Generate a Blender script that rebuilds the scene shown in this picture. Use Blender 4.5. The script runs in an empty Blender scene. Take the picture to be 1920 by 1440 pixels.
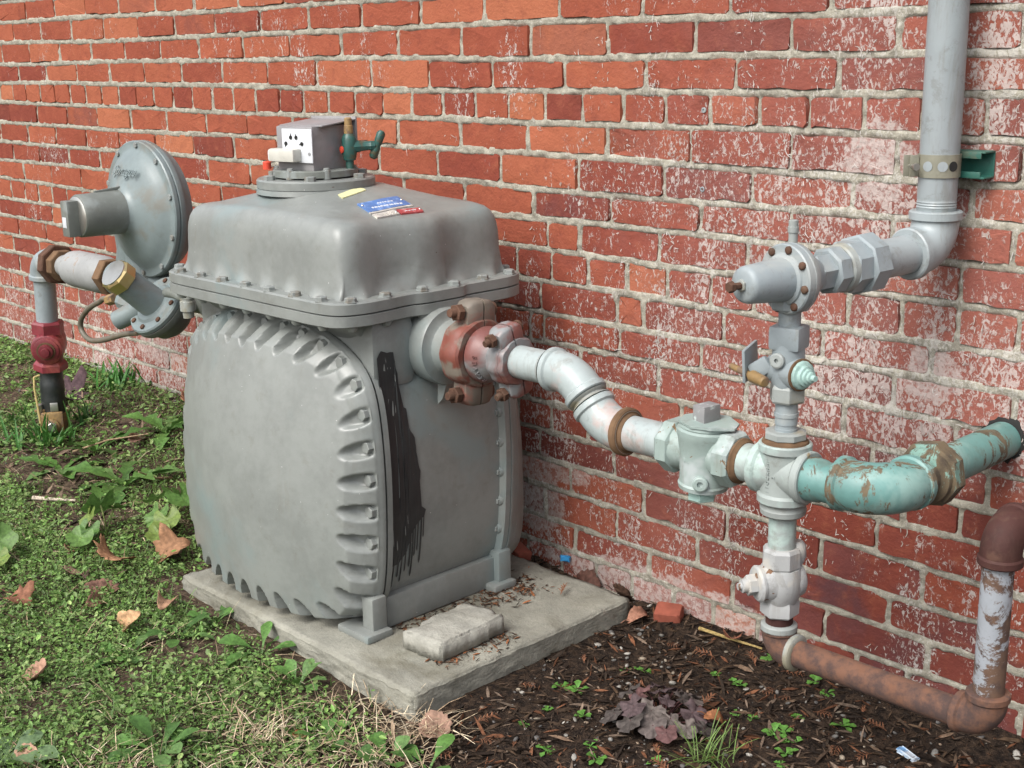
import bpy, bmesh, math, random
import numpy as np
from mathutils import Vector, Matrix

random.seed(7)
rng = np.random.default_rng(11)
SC = bpy.context.scene
COL = SC.collection
R = math.radians

# ------------------------------------------------------------------ camera
cam_data = bpy.data.cameras.new('camera')
cam = bpy.data.objects.new('camera', cam_data)
COL.objects.link(cam)
right = Vector((0.69590849, 0.71790202, -0.01811251))
up = Vector((-0.16622414, 0.18556602, 0.96847033))
fwd = Vector((-0.69862787, 0.670956, -0.24846961))
m = Matrix((right, up, -fwd)).transposed().to_4x4()
m.translation = Vector((4.5956, -1.9654, 1.1245))
cam.matrix_world = m
cam_data.sensor_width = 36.0
cam_data.lens = 2452.3 / 1920 * 36.0
cam_data.clip_start = 0.02
cam_data.clip_end = 500
cam_data.dof.use_dof = False
SC.camera = cam

# ------------------------------------------------------------------ world, sun
SUN_EL, SUN_AZ = 48.0, 3.0      # azimuth measured from -y (away from the wall) towards -x
w = bpy.data.worlds.new('World'); SC.world = w; w.use_nodes = True
nt = w.node_tree; nt.nodes.clear()
sky = nt.nodes.new('ShaderNodeTexSky'); sky.sky_type = 'NISHITA'
sky.sun_disc = False
sky.sun_elevation = R(SUN_EL)
sdir = Vector((math.sin(R(SUN_AZ)) * math.cos(R(SUN_EL)), -math.cos(R(SUN_AZ)) * math.cos(R(SUN_EL)), math.sin(R(SUN_EL))))
sky.sun_rotation = math.atan2(sdir.x, sdir.y)
sky.dust_density = 4.0; sky.air_density = 1.0
hs = nt.nodes.new('ShaderNodeHueSaturation'); hs.inputs['Saturation'].default_value = 0.45
bg = nt.nodes.new('ShaderNodeBackground'); bg.inputs['Strength'].default_value = 0.15
wo = nt.nodes.new('ShaderNodeOutputWorld')
nt.links.new(sky.outputs[0], hs.inputs['Color']); nt.links.new(hs.outputs[0], bg.inputs[0]); nt.links.new(bg.outputs[0], wo.inputs[0])
sl = bpy.data.lights.new('sun', 'SUN'); sl.energy = 1.5; sl.angle = R(32); sl.color = (1.0, 0.985, 0.955)
so = bpy.data.objects.new('sun', sl); COL.objects.link(so)
so.rotation_euler = (-sdir).to_track_quat('-Z', 'Y').to_euler(); so.location = (1, -4, 5)
SC.view_settings.view_transform = 'Standard'; SC.view_settings.look = 'None'
SC.view_settings.exposure = 0.86; SC.view_settings.gamma = 1.0
SC.view_settings.use_curve_mapping = False

# ------------------------------------------------------------------ node helper
class Mat:
    def __init__(s, name, rough=0.6, metallic=0.0, spec=0.5):
        s.m = bpy.data.materials.new(name); s.m.use_nodes = True
        s.nt = s.m.node_tree; s.N = s.nt.nodes; s.L = s.nt.links
        s.b = s.N['Principled BSDF']
        s.b.inputs['Roughness'].default_value = rough; s.b.inputs['Metallic'].default_value = metallic
        s.b.inputs['Specular IOR Level'].default_value = spec
        s._p = None
    def pos(s):
        if s._p is None:
            s._p = s.N.new('ShaderNodeNewGeometry').outputs['Position']
        return s._p
    def _set(s, sock, v):
        if hasattr(v, 'is_linked') or isinstance(v, bpy.types.NodeSocket): s.L.new(v, sock)
        elif isinstance(v, (tuple, list)) and len(v) == 3 and sock.type == 'RGBA': sock.default_value = (*v, 1)
        else: sock.default_value = v
    def mapping(s, scale=(1, 1, 1), rot=(0, 0, 0), vec=None, loc=(0, 0, 0)):
        n = s.N.new('ShaderNodeMapping'); s.L.new(vec or s.pos(), n.inputs[0])
        n.inputs['Scale'].default_value = scale; n.inputs['Rotation'].default_value = rot; n.inputs['Location'].default_value = loc
        return n.outputs[0]
    def noise(s, scale, detail=4, rough=0.55, dist=0.0, vec=None):
        n = s.N.new('ShaderNodeTexNoise'); s.L.new(vec or s.pos(), n.inputs['Vector'])
        n.inputs['Scale'].default_value = scale; n.inputs['Detail'].default_value = detail
        n.inputs['Roughness'].default_value = rough; n.inputs['Distortion'].default_value = dist
        return n.outputs['Fac']
    def voro(s, scale, feature='F1', vec=None, out='Distance', rand=1.0):
        n = s.N.new('ShaderNodeTexVoronoi'); n.feature = feature; s.L.new(vec or s.pos(), n.inputs['Vector'])
        n.inputs['Scale'].default_value = scale; n.inputs['Randomness'].default_value = rand
        return n.outputs[out]
    def ramp(s, fac, stops, interp='LINEAR'):
        n = s.N.new('ShaderNodeValToRGB'); n.color_ramp.interpolation = interp
        e = n.color_ramp.elements
        while len(e) < len(stops): e.new(0.5)
        for i, (p, c) in enumerate(stops):
            e[i].position = p
            e[i].color = (c, c, c, 1) if isinstance(c, (int, float)) else (*c, 1)
        s.L.new(fac, n.inputs[0]); return n.outputs[0]
    def step(s, fac, a, b):
        n = s.N.new('ShaderNodeMapRange'); n.interpolation_type = 'SMOOTHSTEP'
        s._set(n.inputs['Value'], fac); n.inputs['From Min'].default_value = a; n.inputs['From Max'].default_value = b
        return n.outputs[0]
    def mix(s, fac, a, b, mode='MIX'):
        n = s.N.new('ShaderNodeMix'); n.data_type = 'RGBA'; n.blend_type = mode
        s._set(n.inputs[0], fac); s._set(n.inputs[6], a); s._set(n.inputs[7], b)
        return n.outputs[2]
    def math(s, op, a, b=0.0, clamp=False):
        n = s.N.new('ShaderNodeMath'); n.operation = op; n.use_clamp = clamp
        s._set(n.inputs[0], a); s._set(n.inputs[1], b); return n.outputs[0]
    def sep(s, vec=None):
        n = s.N.new('ShaderNodeSeparateXYZ'); s.L.new(vec or s.pos(), n.inputs[0]); return n.outputs
    def attr(s, name, out='Fac'):
        n = s.N.new('ShaderNodeAttribute'); n.attribute_name = name; return n.outputs[out]
    def color(s, v): s._set(s.b.inputs['Base Color'], v); return s
    def rough(s, v): s._set(s.b.inputs['Roughness'], v); return s
    def bump(s, h, strength=0.4, dist=0.002):
        n = s.N.new('ShaderNodeBump'); n.inputs['Strength'].default_value = strength; n.inputs['Distance'].default_value = dist
        s.L.new(h, n.inputs['Height'])
        if s.b.inputs['Normal'].is_linked: s.L.new(s.b.inputs['Normal'].links[0].from_socket, n.inputs['Normal'])
        s.L.new(n.outputs[0], s.b.inputs['Normal']); return s

def paint(name, base, var=0.12, rough=0.42, rust=0.0, rustcol=((0.16, 0.055, 0.02), (0.33, 0.16, 0.06)), second=None, second_amt=0.5, second_scale=9, chip=None, chip_amt=0.0, peel=0.25, rscale=14, stretch=(1, 1, 0.45), specks=0.0, spec=0.5):
    M = Mat(name, rough, spec=spec)
    n1 = M.noise(7, 5, 0.6); n2 = M.noise(60, 3, 0.6)
    lo = tuple(c * (1 - var) for c in base); hi = tuple(min(1, c * (1 + var)) for c in base)
    c = M.mix(M.step(M.math('ADD', M.math('MULTIPLY', n1, 0.7), M.math('MULTIPLY', n2, 0.3)), 0.36, 0.64), lo, hi)
    ro = M.math('ADD', rough - 0.09, M.math('MULTIPLY', n2, 0.2))
    if second:
        f = M.step(M.noise(second_scale, 4, 0.6, 0.4), 0.62 - 0.3 * second_amt, 0.74 - 0.22 * second_amt)
        c = M.mix(M.math('MULTIPLY', f, 0.9), c, second)
    # grime that sits in irregular patches
    g = M.step(M.noise(26, 6, 0.75, 0.3), 0.54, 0.66)
    c = M.mix(M.math('MULTIPLY', g, 0.16 if not rust else 0.30), c, (0.10, 0.085, 0.06))
    if True:
        sg = M.step(M.noise(30, 5, 0.7, 0.2, M.mapping((1, 1, 0.16))), 0.56, 0.70)
        c = M.mix(M.math('MULTIPLY', sg, 0.30 if rust else 0.12), c, (0.13, 0.10, 0.065))
    hgt = None
    if rust > 0:
        v = M.mapping(stretch)
        rn = M.noise(rscale, 9, 0.74, 0.5, v)
        th = 0.75 - 0.33 * rust
        f = M.step(rn, th, th + 0.035)
        rc = M.mix(M.step(M.math('ADD', M.math('MULTIPLY', M.noise(45, 5, 0.7), 0.6), M.math('MULTIPLY', M.noise(13, 4, 0.6), 0.4)), 0.40, 0.60), *rustcol)
        c = M.mix(M.math('MULTIPLY', f, 0.95), c, rc)
        ro = M.math('ADD', ro, M.math('MULTIPLY', f, 0.35), True); hgt = f
    if chip:
        cf = M.step(M.noise(34, 4, 0.55, 0.8), 0.76 - 0.22 * chip_amt, 0.775 - 0.22 * chip_amt)
        c = M.mix(cf, c, chip); ro = M.math('ADD', ro, M.math('MULTIPLY', cf, 0.3), True)
        M.bump(cf, 0.5, -0.0012)
    if specks > 0:
        sp = M.step(M.voro(55), 0.055 * specks, 0.04 * specks)
        sp = M.math('MULTIPLY', sp, M.step(M.noise(9, 2), 0.5, 0.6))
        c = M.mix(sp, c, (0.75, 0.75, 0.72))
    M.color(c).rough(ro)
    M.bump(M.noise(210, 3, 0.6), peel, 0.0006)
    M.bump(M.noise(22, 3, 0.5), peel, 0.0016)
    if hgt is not None: M.bump(M.noise(120, 4, 0.7), 0.25, 0.0008)
    return M.m

# ------------------------------------------------------------------ materials
GREY = paint('meter_grey_paint', (0.192, 0.204, 0.192), var=0.11, rough=0.37, second=(0.175, 0.215, 0.212), second_amt=0.35, second_scale=4, specks=0.8, peel=0.35, chip=(0.10, 0.085, 0.065), chip_amt=0.06)
GREYBOLT = paint('bolt_grey_paint', (0.20, 0.215, 0.205), var=0.12, rough=0.5, second=(0.15, 0.135, 0.11), second_amt=0.35, second_scale=40)
REGGREY = paint('regulator_grey_paint', (0.159, 0.194, 0.194), var=0.1, rough=0.38, second=(0.16, 0.16, 0.14), second_amt=0.3, second_scale=10, peel=0.25)
DARKGREY = paint('barrel_grey_paint', (0.135, 0.145, 0.13), var=0.12, rough=0.5, second=(0.20, 0.22, 0.21), second_amt=0.3, second_scale=14)
PIPEGREY = paint('grey_pipe_paint', (0.224, 0.259, 0.271), var=0.08, rough=0.45, rust=0.1, second=(0.29, 0.31, 0.30), second_amt=0.35)
RISER = paint('vent_pipe_grey', (0.257, 0.291, 0.298), var=0.06, rough=0.4, second=(0.28, 0.31, 0.32), second_amt=0.3, second_scale=4, rust=0.04)
SILVER = paint('silver_pipe_paint', (0.305, 0.348, 0.344), var=0.07, rough=0.4, second=(0.37, 0.29, 0.265), second_amt=0.3, second_scale=13, rust=0.1)
CROSSM = paint('cross_silver_paint', (0.270, 0.302, 0.287), var=0.08, rough=0.42, second=(0.33, 0.42, 0.39), second_amt=0.45, second_scale=16, rust=0.36, rustcol=((0.12, 0.08, 0.04), (0.25, 0.19, 0.11)), rscale=22)
MINT = paint('pale_green_paint', (0.236, 0.295, 0.272), var=0.08, rough=0.5, second=(0.40, 0.44, 0.44), second_amt=0.4, rust=0.34, rustcol=((0.12, 0.075, 0.035), (0.24, 0.18, 0.10)), rscale=20, chip=(0.17, 0.11, 0.06), chip_amt=0.5)
TEAL = paint('teal_paint', (0.105, 0.224, 0.206), var=0.12, rough=0.45, second=(0.21, 0.33, 0.30), second_amt=0.4, rust=0.66, rustcol=((0.065, 0.042, 0.022), (0.13, 0.09, 0.05)), rscale=17, stretch=(1, 1, 0.35))
TEALRUST = paint('rusty_teal_union', (0.14, 0.25, 0.21), var=0.15, rough=0.6, rust=1.0, rustcol=((0.05, 0.030, 0.018), (0.12, 0.082, 0.045)), rscale=24)
WHITEP = paint('white_chipped_paint', (0.323, 0.330, 0.327), var=0.06, rough=0.45, second=(0.40, 0.38, 0.34), second_amt=0.25, second_scale=18, chip=(0.16, 0.085, 0.045), chip_amt=0.42, rust=0.06)
OLDGREY = paint('stained_grey_paint', (0.255, 0.276, 0.264), var=0.12, rough=0.5, second=(0.22, 0.20, 0.14), second_amt=0.4, rust=0.22, rustcol=((0.14, 0.09, 0.035), (0.28, 0.19, 0.09)), rscale=22)
REDOX = paint('worn_red_primer', (0.150, 0.045, 0.031), var=0.16, rough=0.55, second=(0.17, 0.155, 0.125), second_amt=0.55, second_scale=22, rust=0.3, rustcol=((0.15, 0.06, 0.03), (0.30, 0.16, 0.08)))
LUGMAT = paint('lug_faded_red', (0.136, 0.116, 0.093), var=0.18, rough=0.6, second=(0.21, 0.07, 0.05), second_amt=0.45, second_scale=18, rust=0.3)
LUGSIL = paint('lug_silver_red', (0.204, 0.212, 0.213), var=0.1, rough=0.45, second=(0.19, 0.055, 0.042), second_amt=0.75, second_scale=16, rust=0.15)
REDUC = paint('reducer_silver_red', (0.183, 0.187, 0.189), var=0.12, rough=0.42, second=(0.15, 0.042, 0.032), second_amt=0.8, second_scale=11)
REDVALVE = paint('red_valve_paint', (0.170, 0.025, 0.034), var=0.2, rough=0.42, second=(0.34, 0.09, 0.07), second_amt=0.3, rust=0.12)
RUST = paint('rust_brown', (0.085, 0.045, 0.03), var=0.3, rough=0.8, rust=0.5, rustcol=((0.05, 0.026, 0.018), (0.17, 0.075, 0.036)), peel=0.8, spec=0.2)
RUSTRING = paint('orange_rust', (0.125, 0.075, 0.042), var=0.3, rough=0.85, rust=0.45, rustcol=((0.065, 0.036, 0.022), (0.20, 0.115, 0.055)), peel=0.8, spec=0.2)
OXIDE = paint('dark_red_rust', (0.043, 0.017, 0.014), var=0.25, rough=0.72, second=(0.085, 0.042, 0.03), second_amt=0.4, second_scale=20, peel=0.6, spec=0.25)
RUSTPIPE = paint('galvanised_rusting', (0.253, 0.272, 0.294), var=0.08, rough=0.5, rust=0.92, rustcol=((0.04, 0.018, 0.012), (0.10, 0.05, 0.025)), rscale=9, stretch=(0.7, 1, 0.7), peel=0.5)
RUSTPIPE2 = paint('rusted_run', (0.40, 0.40, 0.38), var=0.08, rough=0.6, rust=1.4, rustcol=((0.038, 0.015, 0.011), (0.125, 0.05, 0.024)), rscale=9, stretch=(0.5, 1, 1), peel=0.5)
SWAGE = paint('grey_rust_streaked', (0.25, 0.255, 0.25), var=0.1, rough=0.6, rust=0.42, rustcol=((0.24, 0.16, 0.11), (0.33, 0.25, 0.19)), rscale=10, stretch=(1.4, 1, 0.4))
BRASSOLD = paint('old_brass', (0.22, 0.14, 0.055), var=0.25, rough=0.5, second=(0.14, 0.09, 0.06), second_amt=0.5, second_scale=50)
BRASS = Mat('bright_brass', 0.3, 0.85)
BRASS.color(BRASS.mix(BRASS.noise(40, 4), (0.55, 0.38, 0.13), (0.66, 0.56, 0.32))); BRASS.bump(BRASS.noise(90, 3), 0.2, 0.001); BRASS = BRASS.m
STEEL = Mat('bare_steel', 0.33, 0.9); STEEL.color(STEEL.mix(STEEL.noise(60, 4), (0.42, 0.41, 0.37), (0.58, 0.57, 0.53))); STEEL = STEEL.m
ZINC = paint('zinc_strap', (0.22, 0.215, 0.165), var=0.15, rough=0.38, second=(0.15, 0.14, 0.10), second_amt=0.4, second_scale=30)
BLACKTAPE = paint('black_pipe_wrap', (0.018, 0.021, 0.021), var=0.3, rough=0.4, peel=0.6)
BLACKP = paint('black_paint', (0.018, 0.02, 0.022), var=0.2, rough=0.5, peel=0.2)
BP = Mat('thin_black_paint', 0.42)
_v = BP.noise(75, 5, 0.7, 0.3, BP.mapping((1, 1, 0.13))); _w = BP.noise(16, 3, 0.6, 0.4)
_f = BP.step(BP.math('ADD', BP.math('MULTIPLY', _v, 0.7), BP.math('MULTIPLY', _w, 0.3)), 0.635, 0.67)
BP.color(BP.mix(_f, BP.mix(BP.noise(30, 4), (0.012, 0.013, 0.014), (0.035, 0.038, 0.038)), (0.17, 0.18, 0.17))); BP.bump(_f, 0.4, -0.0006); BP.bump(BP.noise(140, 3), 0.3, 0.0006); BP = BP.m
DARK = Mat('dark_recess', 0.9); DARK.color((0.012, 0.012, 0.011)); DARK = DARK.m
GREENV = paint('dark_green_valve', (0.017, 0.072, 0.060), var=0.3, rough=0.45, second=(0.075, 0.06, 0.03), second_amt=0.4, second_scale=45)
STRUT = paint('green_strut', (0.021, 0.105, 0.081), var=0.2, rough=0.4, second=(0.07, 0.10, 0.07), second_amt=0.3, second_scale=30)
INDEX = paint('index_box_grey', (0.225, 0.218, 0.22), var=0.07, rough=0.35, second=(0.19, 0.185, 0.185), second_amt=0.3)
WHITEPL = paint('white_plate', (0.56, 0.58, 0.60), var=0.04, rough=0.35)
IVORY = paint('ivory_window', (0.46, 0.45, 0.40), var=0.1, rough=0.3)
REDPL = paint('red_plastic', (0.55, 0.06, 0.03), var=0.1, rough=0.4)
BLUEPL = paint('blue_enamel', (0.07, 0.155, 0.36), var=0.2, rough=0.35, second=(0.22, 0.34, 0.58), second_amt=0.35, second_scale=60)
REDTAG = paint('red_enamel', (0.35, 0.055, 0.06), var=0.2, rough=0.35, second=(0.45, 0.25, 0.24), second_amt=0.35, second_scale=60)
TAGGREY = paint('tag_metal', (0.40, 0.38, 0.35), var=0.12, rough=0.4, second=(0.55, 0.52, 0.45), second_amt=0.4, second_scale=60)
YELLOW = paint('yellow_sticker', (0.56, 0.55, 0.30), var=0.06, rough=0.5)
COPPER_PATINA = paint('patina_plug', (0.30, 0.44, 0.40), var=0.2, rough=0.6, second=(0.20, 0.30, 0.27), second_amt=0.4, second_scale=40)
TUBEM = paint('dull_tube', (0.13, 0.115, 0.085), var=0.2, rough=0.5, second=(0.10, 0.075, 0.05), second_amt=0.5, second_scale=30)
WIRE = paint('yellow_wire', (0.45, 0.36, 0.15), var=0.15, rough=0.5)
LEADGREY = paint('weathered_grey', (0.19, 0.19, 0.19), var=0.15, rough=0.6, second=(0.46, 0.53, 0.51), second_amt=0.15, second_scale=60)

# concrete
def concrete(name, base, stain):
    M = Mat(name, 0.92, spec=0.25)
    a = M.noise(9, 6, 0.65); b = M.noise(120, 4, 0.7); v = M.voro(260)
    c = M.mix(M.step(a, 0.35, 0.66), tuple(x * 0.78 for x in base), tuple(x * 1.12 for x in base))
    c = M.mix(M.math('MULTIPLY', M.step(b, 0.5, 0.72), 0.5), c, tuple(x * 0.55 for x in base))
    c = M.mix(M.math('MULTIPLY', M.step(M.noise(300, 3, 0.6), 0.58, 0.74), 0.35), c, (0.45, 0.43, 0.37))
    c = M.mix(M.math('MULTIPLY', M.step(M.noise(3.2, 5, 0.7, 0.6), 0.48, 0.70), stain * 0.8), c, (0.115, 0.105, 0.07))
    c = M.mix(M.math('MULTIPLY', M.step(M.noise(5, 5, 0.7, 0.5), 0.5, 0.72), stain), c, (0.085, 0.075, 0.05))
    M.color(c); M.bump(a, 0.3, 0.004); M.bump(b, 0.7, 0.0025); M.bump(v, 0.4, 0.0012)
    return M.m
CONC = concrete('concrete_slab', (0.25, 0.245, 0.205), 0.75)
CONC2 = concrete('concrete_block_rough', (0.29, 0.285, 0.25), 0.4)

# white traces of old creeper and lime on the wall, shared by brick and mortar
def lime(M):
    x, y, z = M.sep()
    reg = M.math('MULTIPLY', M.step(x, 2.2, 3.5), 0.9)
    low = M.math('MULTIPLY', M.step(z, 0.75, 0.15), M.math('ADD', 0.40, M.math('MULTIPLY', M.step(x, 2.0, 1.2), 0.34)))
    reg = M.math('MAXIMUM', reg, low)
    reg = M.math('MULTIPLY', reg, M.math('SUBTRACT', 1.0, M.math('MULTIPLY', M.math('MULTIPLY', M.step(z, 0.50, 0.34), M.step(x, 3.0, 3.3)), 0.75)))
    upper = M.step(z, 1.9, 0.5)
    reg = M.math('MULTIPLY', reg, M.math('ADD', 0.35, M.math('MULTIPLY', upper, 0.65)))
    streak = M.noise(15, 3, 0.6, 0.3, M.mapping((1, 1, 0.3)))
    patch = M.noise(3.2, 2, 0.5)
    gate = M.math('ADD', M.math('MULTIPLY', reg, 0.8), M.math('ADD', M.math('MULTIPLY', M.math('SUBTRACT', streak, 0.5), 1.5), M.math('MULTIPLY', M.math('SUBTRACT', patch, 0.5), 1.9)))
    fine = M.noise(120, 5, 0.74, 1.0, M.mapping((1, 1, 0.62)))
    gc = M.math('ADD', gate, 0.0, True)
    pt = M.math('MULTIPLY', M.step(M.math('ADD', fine, M.math('MULTIPLY', gc, 0.19)), 0.62, 0.69), M.step(gate, 0.12, 0.34))
    return pt, reg

M = Mat('brick_face', 0.92, spec=0.12)
tint = M.attr('tint'); dk = M.attr('burn')
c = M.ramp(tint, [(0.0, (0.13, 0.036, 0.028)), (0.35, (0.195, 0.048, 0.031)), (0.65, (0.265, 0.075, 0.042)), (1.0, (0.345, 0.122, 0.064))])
c = M.mix(M.math('MULTIPLY', dk, M.step(M.noise(11, 4, 0.6, 0.5), 0.35, 0.62)), c, (0.095, 0.042, 0.045))
n = M.noise(28, 5, 0.65); nf = M.noise(170, 3, 0.6)
c = M.mix(M.math('MULTIPLY', M.step(n, 0.5, 0.75), 0.35), c, (0.34, 0.12, 0.065))
c = M.mix(M.math('MULTIPLY', M.step(n, 0.5, 0.26), 0.35), c, (0.12, 0.034, 0.028))
c = M.mix(M.math('MULTIPLY', M.step(nf, 0.62, 0.75), 0.4), c, (0.13, 0.045, 0.035))
lm, reg = lime(M)
# bone-white patches where paint or plaster once was
x, y, z = M.sep()
def blob(cx, cz, rx, rz):
    a = M.math('POWER', M.math('DIVIDE', M.math('SUBTRACT', x, cx), rx), 2.0); b = M.math('POWER', M.math('DIVIDE', M.math('SUBTRACT', z, cz), rz), 2.0)
    d = M.math('ADD', a, b); return M.step(M.math('ADD', d, M.math('MULTIPLY', M.math('SUBTRACT', M.noise(24, 4, 0.7), 0.5), 2.6)), 1.0, 0.75)
bl = M.math('MAXIMUM', blob(3.44, 0.93, 0.07, 0.075), blob(3.56, 0.585, 0.055, 0.05))
bl = M.math('MAXIMUM', bl, M.math('MULTIPLY', blob(2.62, 0.145, 0.10, 0.075), 0.75))
bl = M.math('MAXIMUM', bl, M.math('MULTIPLY', blob(2.68, 0.225, 0.12, 0.03), 0.7))
bl = M.math('MAXIMUM', bl, M.math('MULTIPLY', blob(3.0, 0.025, 0.36, 0.045), 0.8))
bl = M.math('MAXIMUM', bl, M.math('MULTIPLY', blob(0.95, 0.24, 0.13, 0.05), 0.7))
bl = M.math('MULTIPLY', bl, M.math('ADD', 0.25, M.math('MULTIPLY', M.step(M.noise(70, 5, 0.7, 0.5), 0.40, 0.56), 0.75)))
pale = M.mix(M.noise(60, 4), (0.36, 0.33, 0.30), (0.58, 0.555, 0.52))
c = M.mix(M.math('MULTIPLY', M.math('MAXIMUM', lm, bl), 0.78), c, pale)
haz = M.math('MULTIPLY', M.step(M.math('ADD', reg, M.math('MULTIPLY', M.noise(18, 4), 0.5)), 0.45, 1.2), 0.22)
c = M.mix(haz, c, (0.36, 0.20, 0.18))
M.color(c); M.bump(n, 0.7, 0.005); M.bump(nf, 0.8, 0.0018); M.bump(lm, 0.5, 0.0012)
BRICK = M.m

M = Mat('mortar', 0.95, spec=0.2)
a = M.noise(40, 5, 0.65); b = M.noise(260, 3, 0.7)
c = M.mix(M.step(a, 0.35, 0.65), (0.22, 0.205, 0.165), (0.35, 0.33, 0.27))
c = M.mix(M.math('MULTIPLY', M.step(b, 0.5, 0.68), 0.5), c, (0.20, 0.18, 0.14))
c = M.mix(M.math('MULTIPLY', M.step(M.noise(330, 2), 0.6, 0.7), 0.55), c, (0.50, 0.48, 0.42))
lm, reg = lime(M)
c = M.mix(M.math('MULTIPLY', lm, 0.55), c, (0.50, 0.48, 0.44))
x, y, z = M.sep()
c = M.mix(M.math('MULTIPLY', M.step(M.noise(9, 4), 0.52, 0.72), 0.3), c, (0.25, 0.22, 0.17))
M.color(c); M.bump(a, 0.5, 0.004); M.bump(b, 0.9, 0.0022)
MORTAR = M.m

M = Mat('soil', 0.97, spec=0.15)
x, y, z = M.sep()
a = M.noise(6, 6, 0.65); b = M.noise(70, 5, 0.7); d = M.noise(300, 3, 0.6)
dark = M.mix(M.step(b, 0.38, 0.66), (0.014, 0.010, 0.008), (0.055, 0.036, 0.024))
brown = M.mix(M.step(b, 0.36, 0.66), (0.045, 0.031, 0.021), (0.14, 0.10, 0.068))
side = M.step(M.math('ADD', x, M.math('MULTIPLY', a, 0.5)), 3.25, 2.85)
c = M.mix(side, dark, brown)
c = M.mix(M.math('MULTIPLY', M.step(d, 0.6, 0.72), 0.45), c, (0.16, 0.12, 0.085))
M.color(c); M.bump(a, 0.5, 0.02); M.bump(b, 1.0, 0.012); M.bump(d, 0.8, 0.003)
SOIL = M.m

def attrmat(name, rough=0.7, trans=0.0, bumpsc=120, bumpd=0.0008, spec=0.3, var=0.25):
    M = Mat(name, rough, spec=spec)
    c = M.attr('Col', 'Color')
    n = M.noise(bumpsc, 4, 0.6)
    c2 = M.mix(M.step(n, 0.3, 0.7), M.mix(1.0, c, (1 - var,) * 3, 'MULTIPLY'), M.mix(1.0, c, (1 + var,) * 3, 'MULTIPLY'))
    M.color(c2); M.bump(n, 0.5, bumpd)
    if trans:
        t = M.N.new('ShaderNodeBsdfTranslucent'); M.L.new(c2, t.inputs[0])
        mx = M.N.new('ShaderNodeMixShader'); mx.inputs[0].default_value = trans
        out = M.N['Material Output']; M.L.new(M.b.outputs[0], mx.inputs[1]); M.L.new(t.outputs[0], mx.inputs[2]); M.L.new(mx.outputs[0], out.inputs[0])
    return M.m
LEAFMAT = attrmat('green_leaf', 0.5, 0.25, 160, 0.0006, 0.35)
DRYMAT = attrmat('dry_leaf', 0.75, 0.12, 90, 0.0012, 0.2, 0.3)
CHIPMAT = attrmat('wood_debris', 0.9, 0, 150, 0.001, 0.15, 0.35)
STONEMAT = attrmat('pebble_stone', 0.75, 0, 200, 0.0006, 0.3, 0.2)

# ------------------------------------------------------------------ mesh helper
ORI = {}
def V3(a): return Vector(a)
def basis(D, ref=None):
    D = Vector(D).normalized()
    if ref is None: ref = Vector((0, 0, 1)) if abs(D.z) < 0.9 else Vector((1, 0, 0))
    U = (Vector(ref) - D * D.dot(Vector(ref))).normalized()
    return D, U, D.cross(U)

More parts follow.
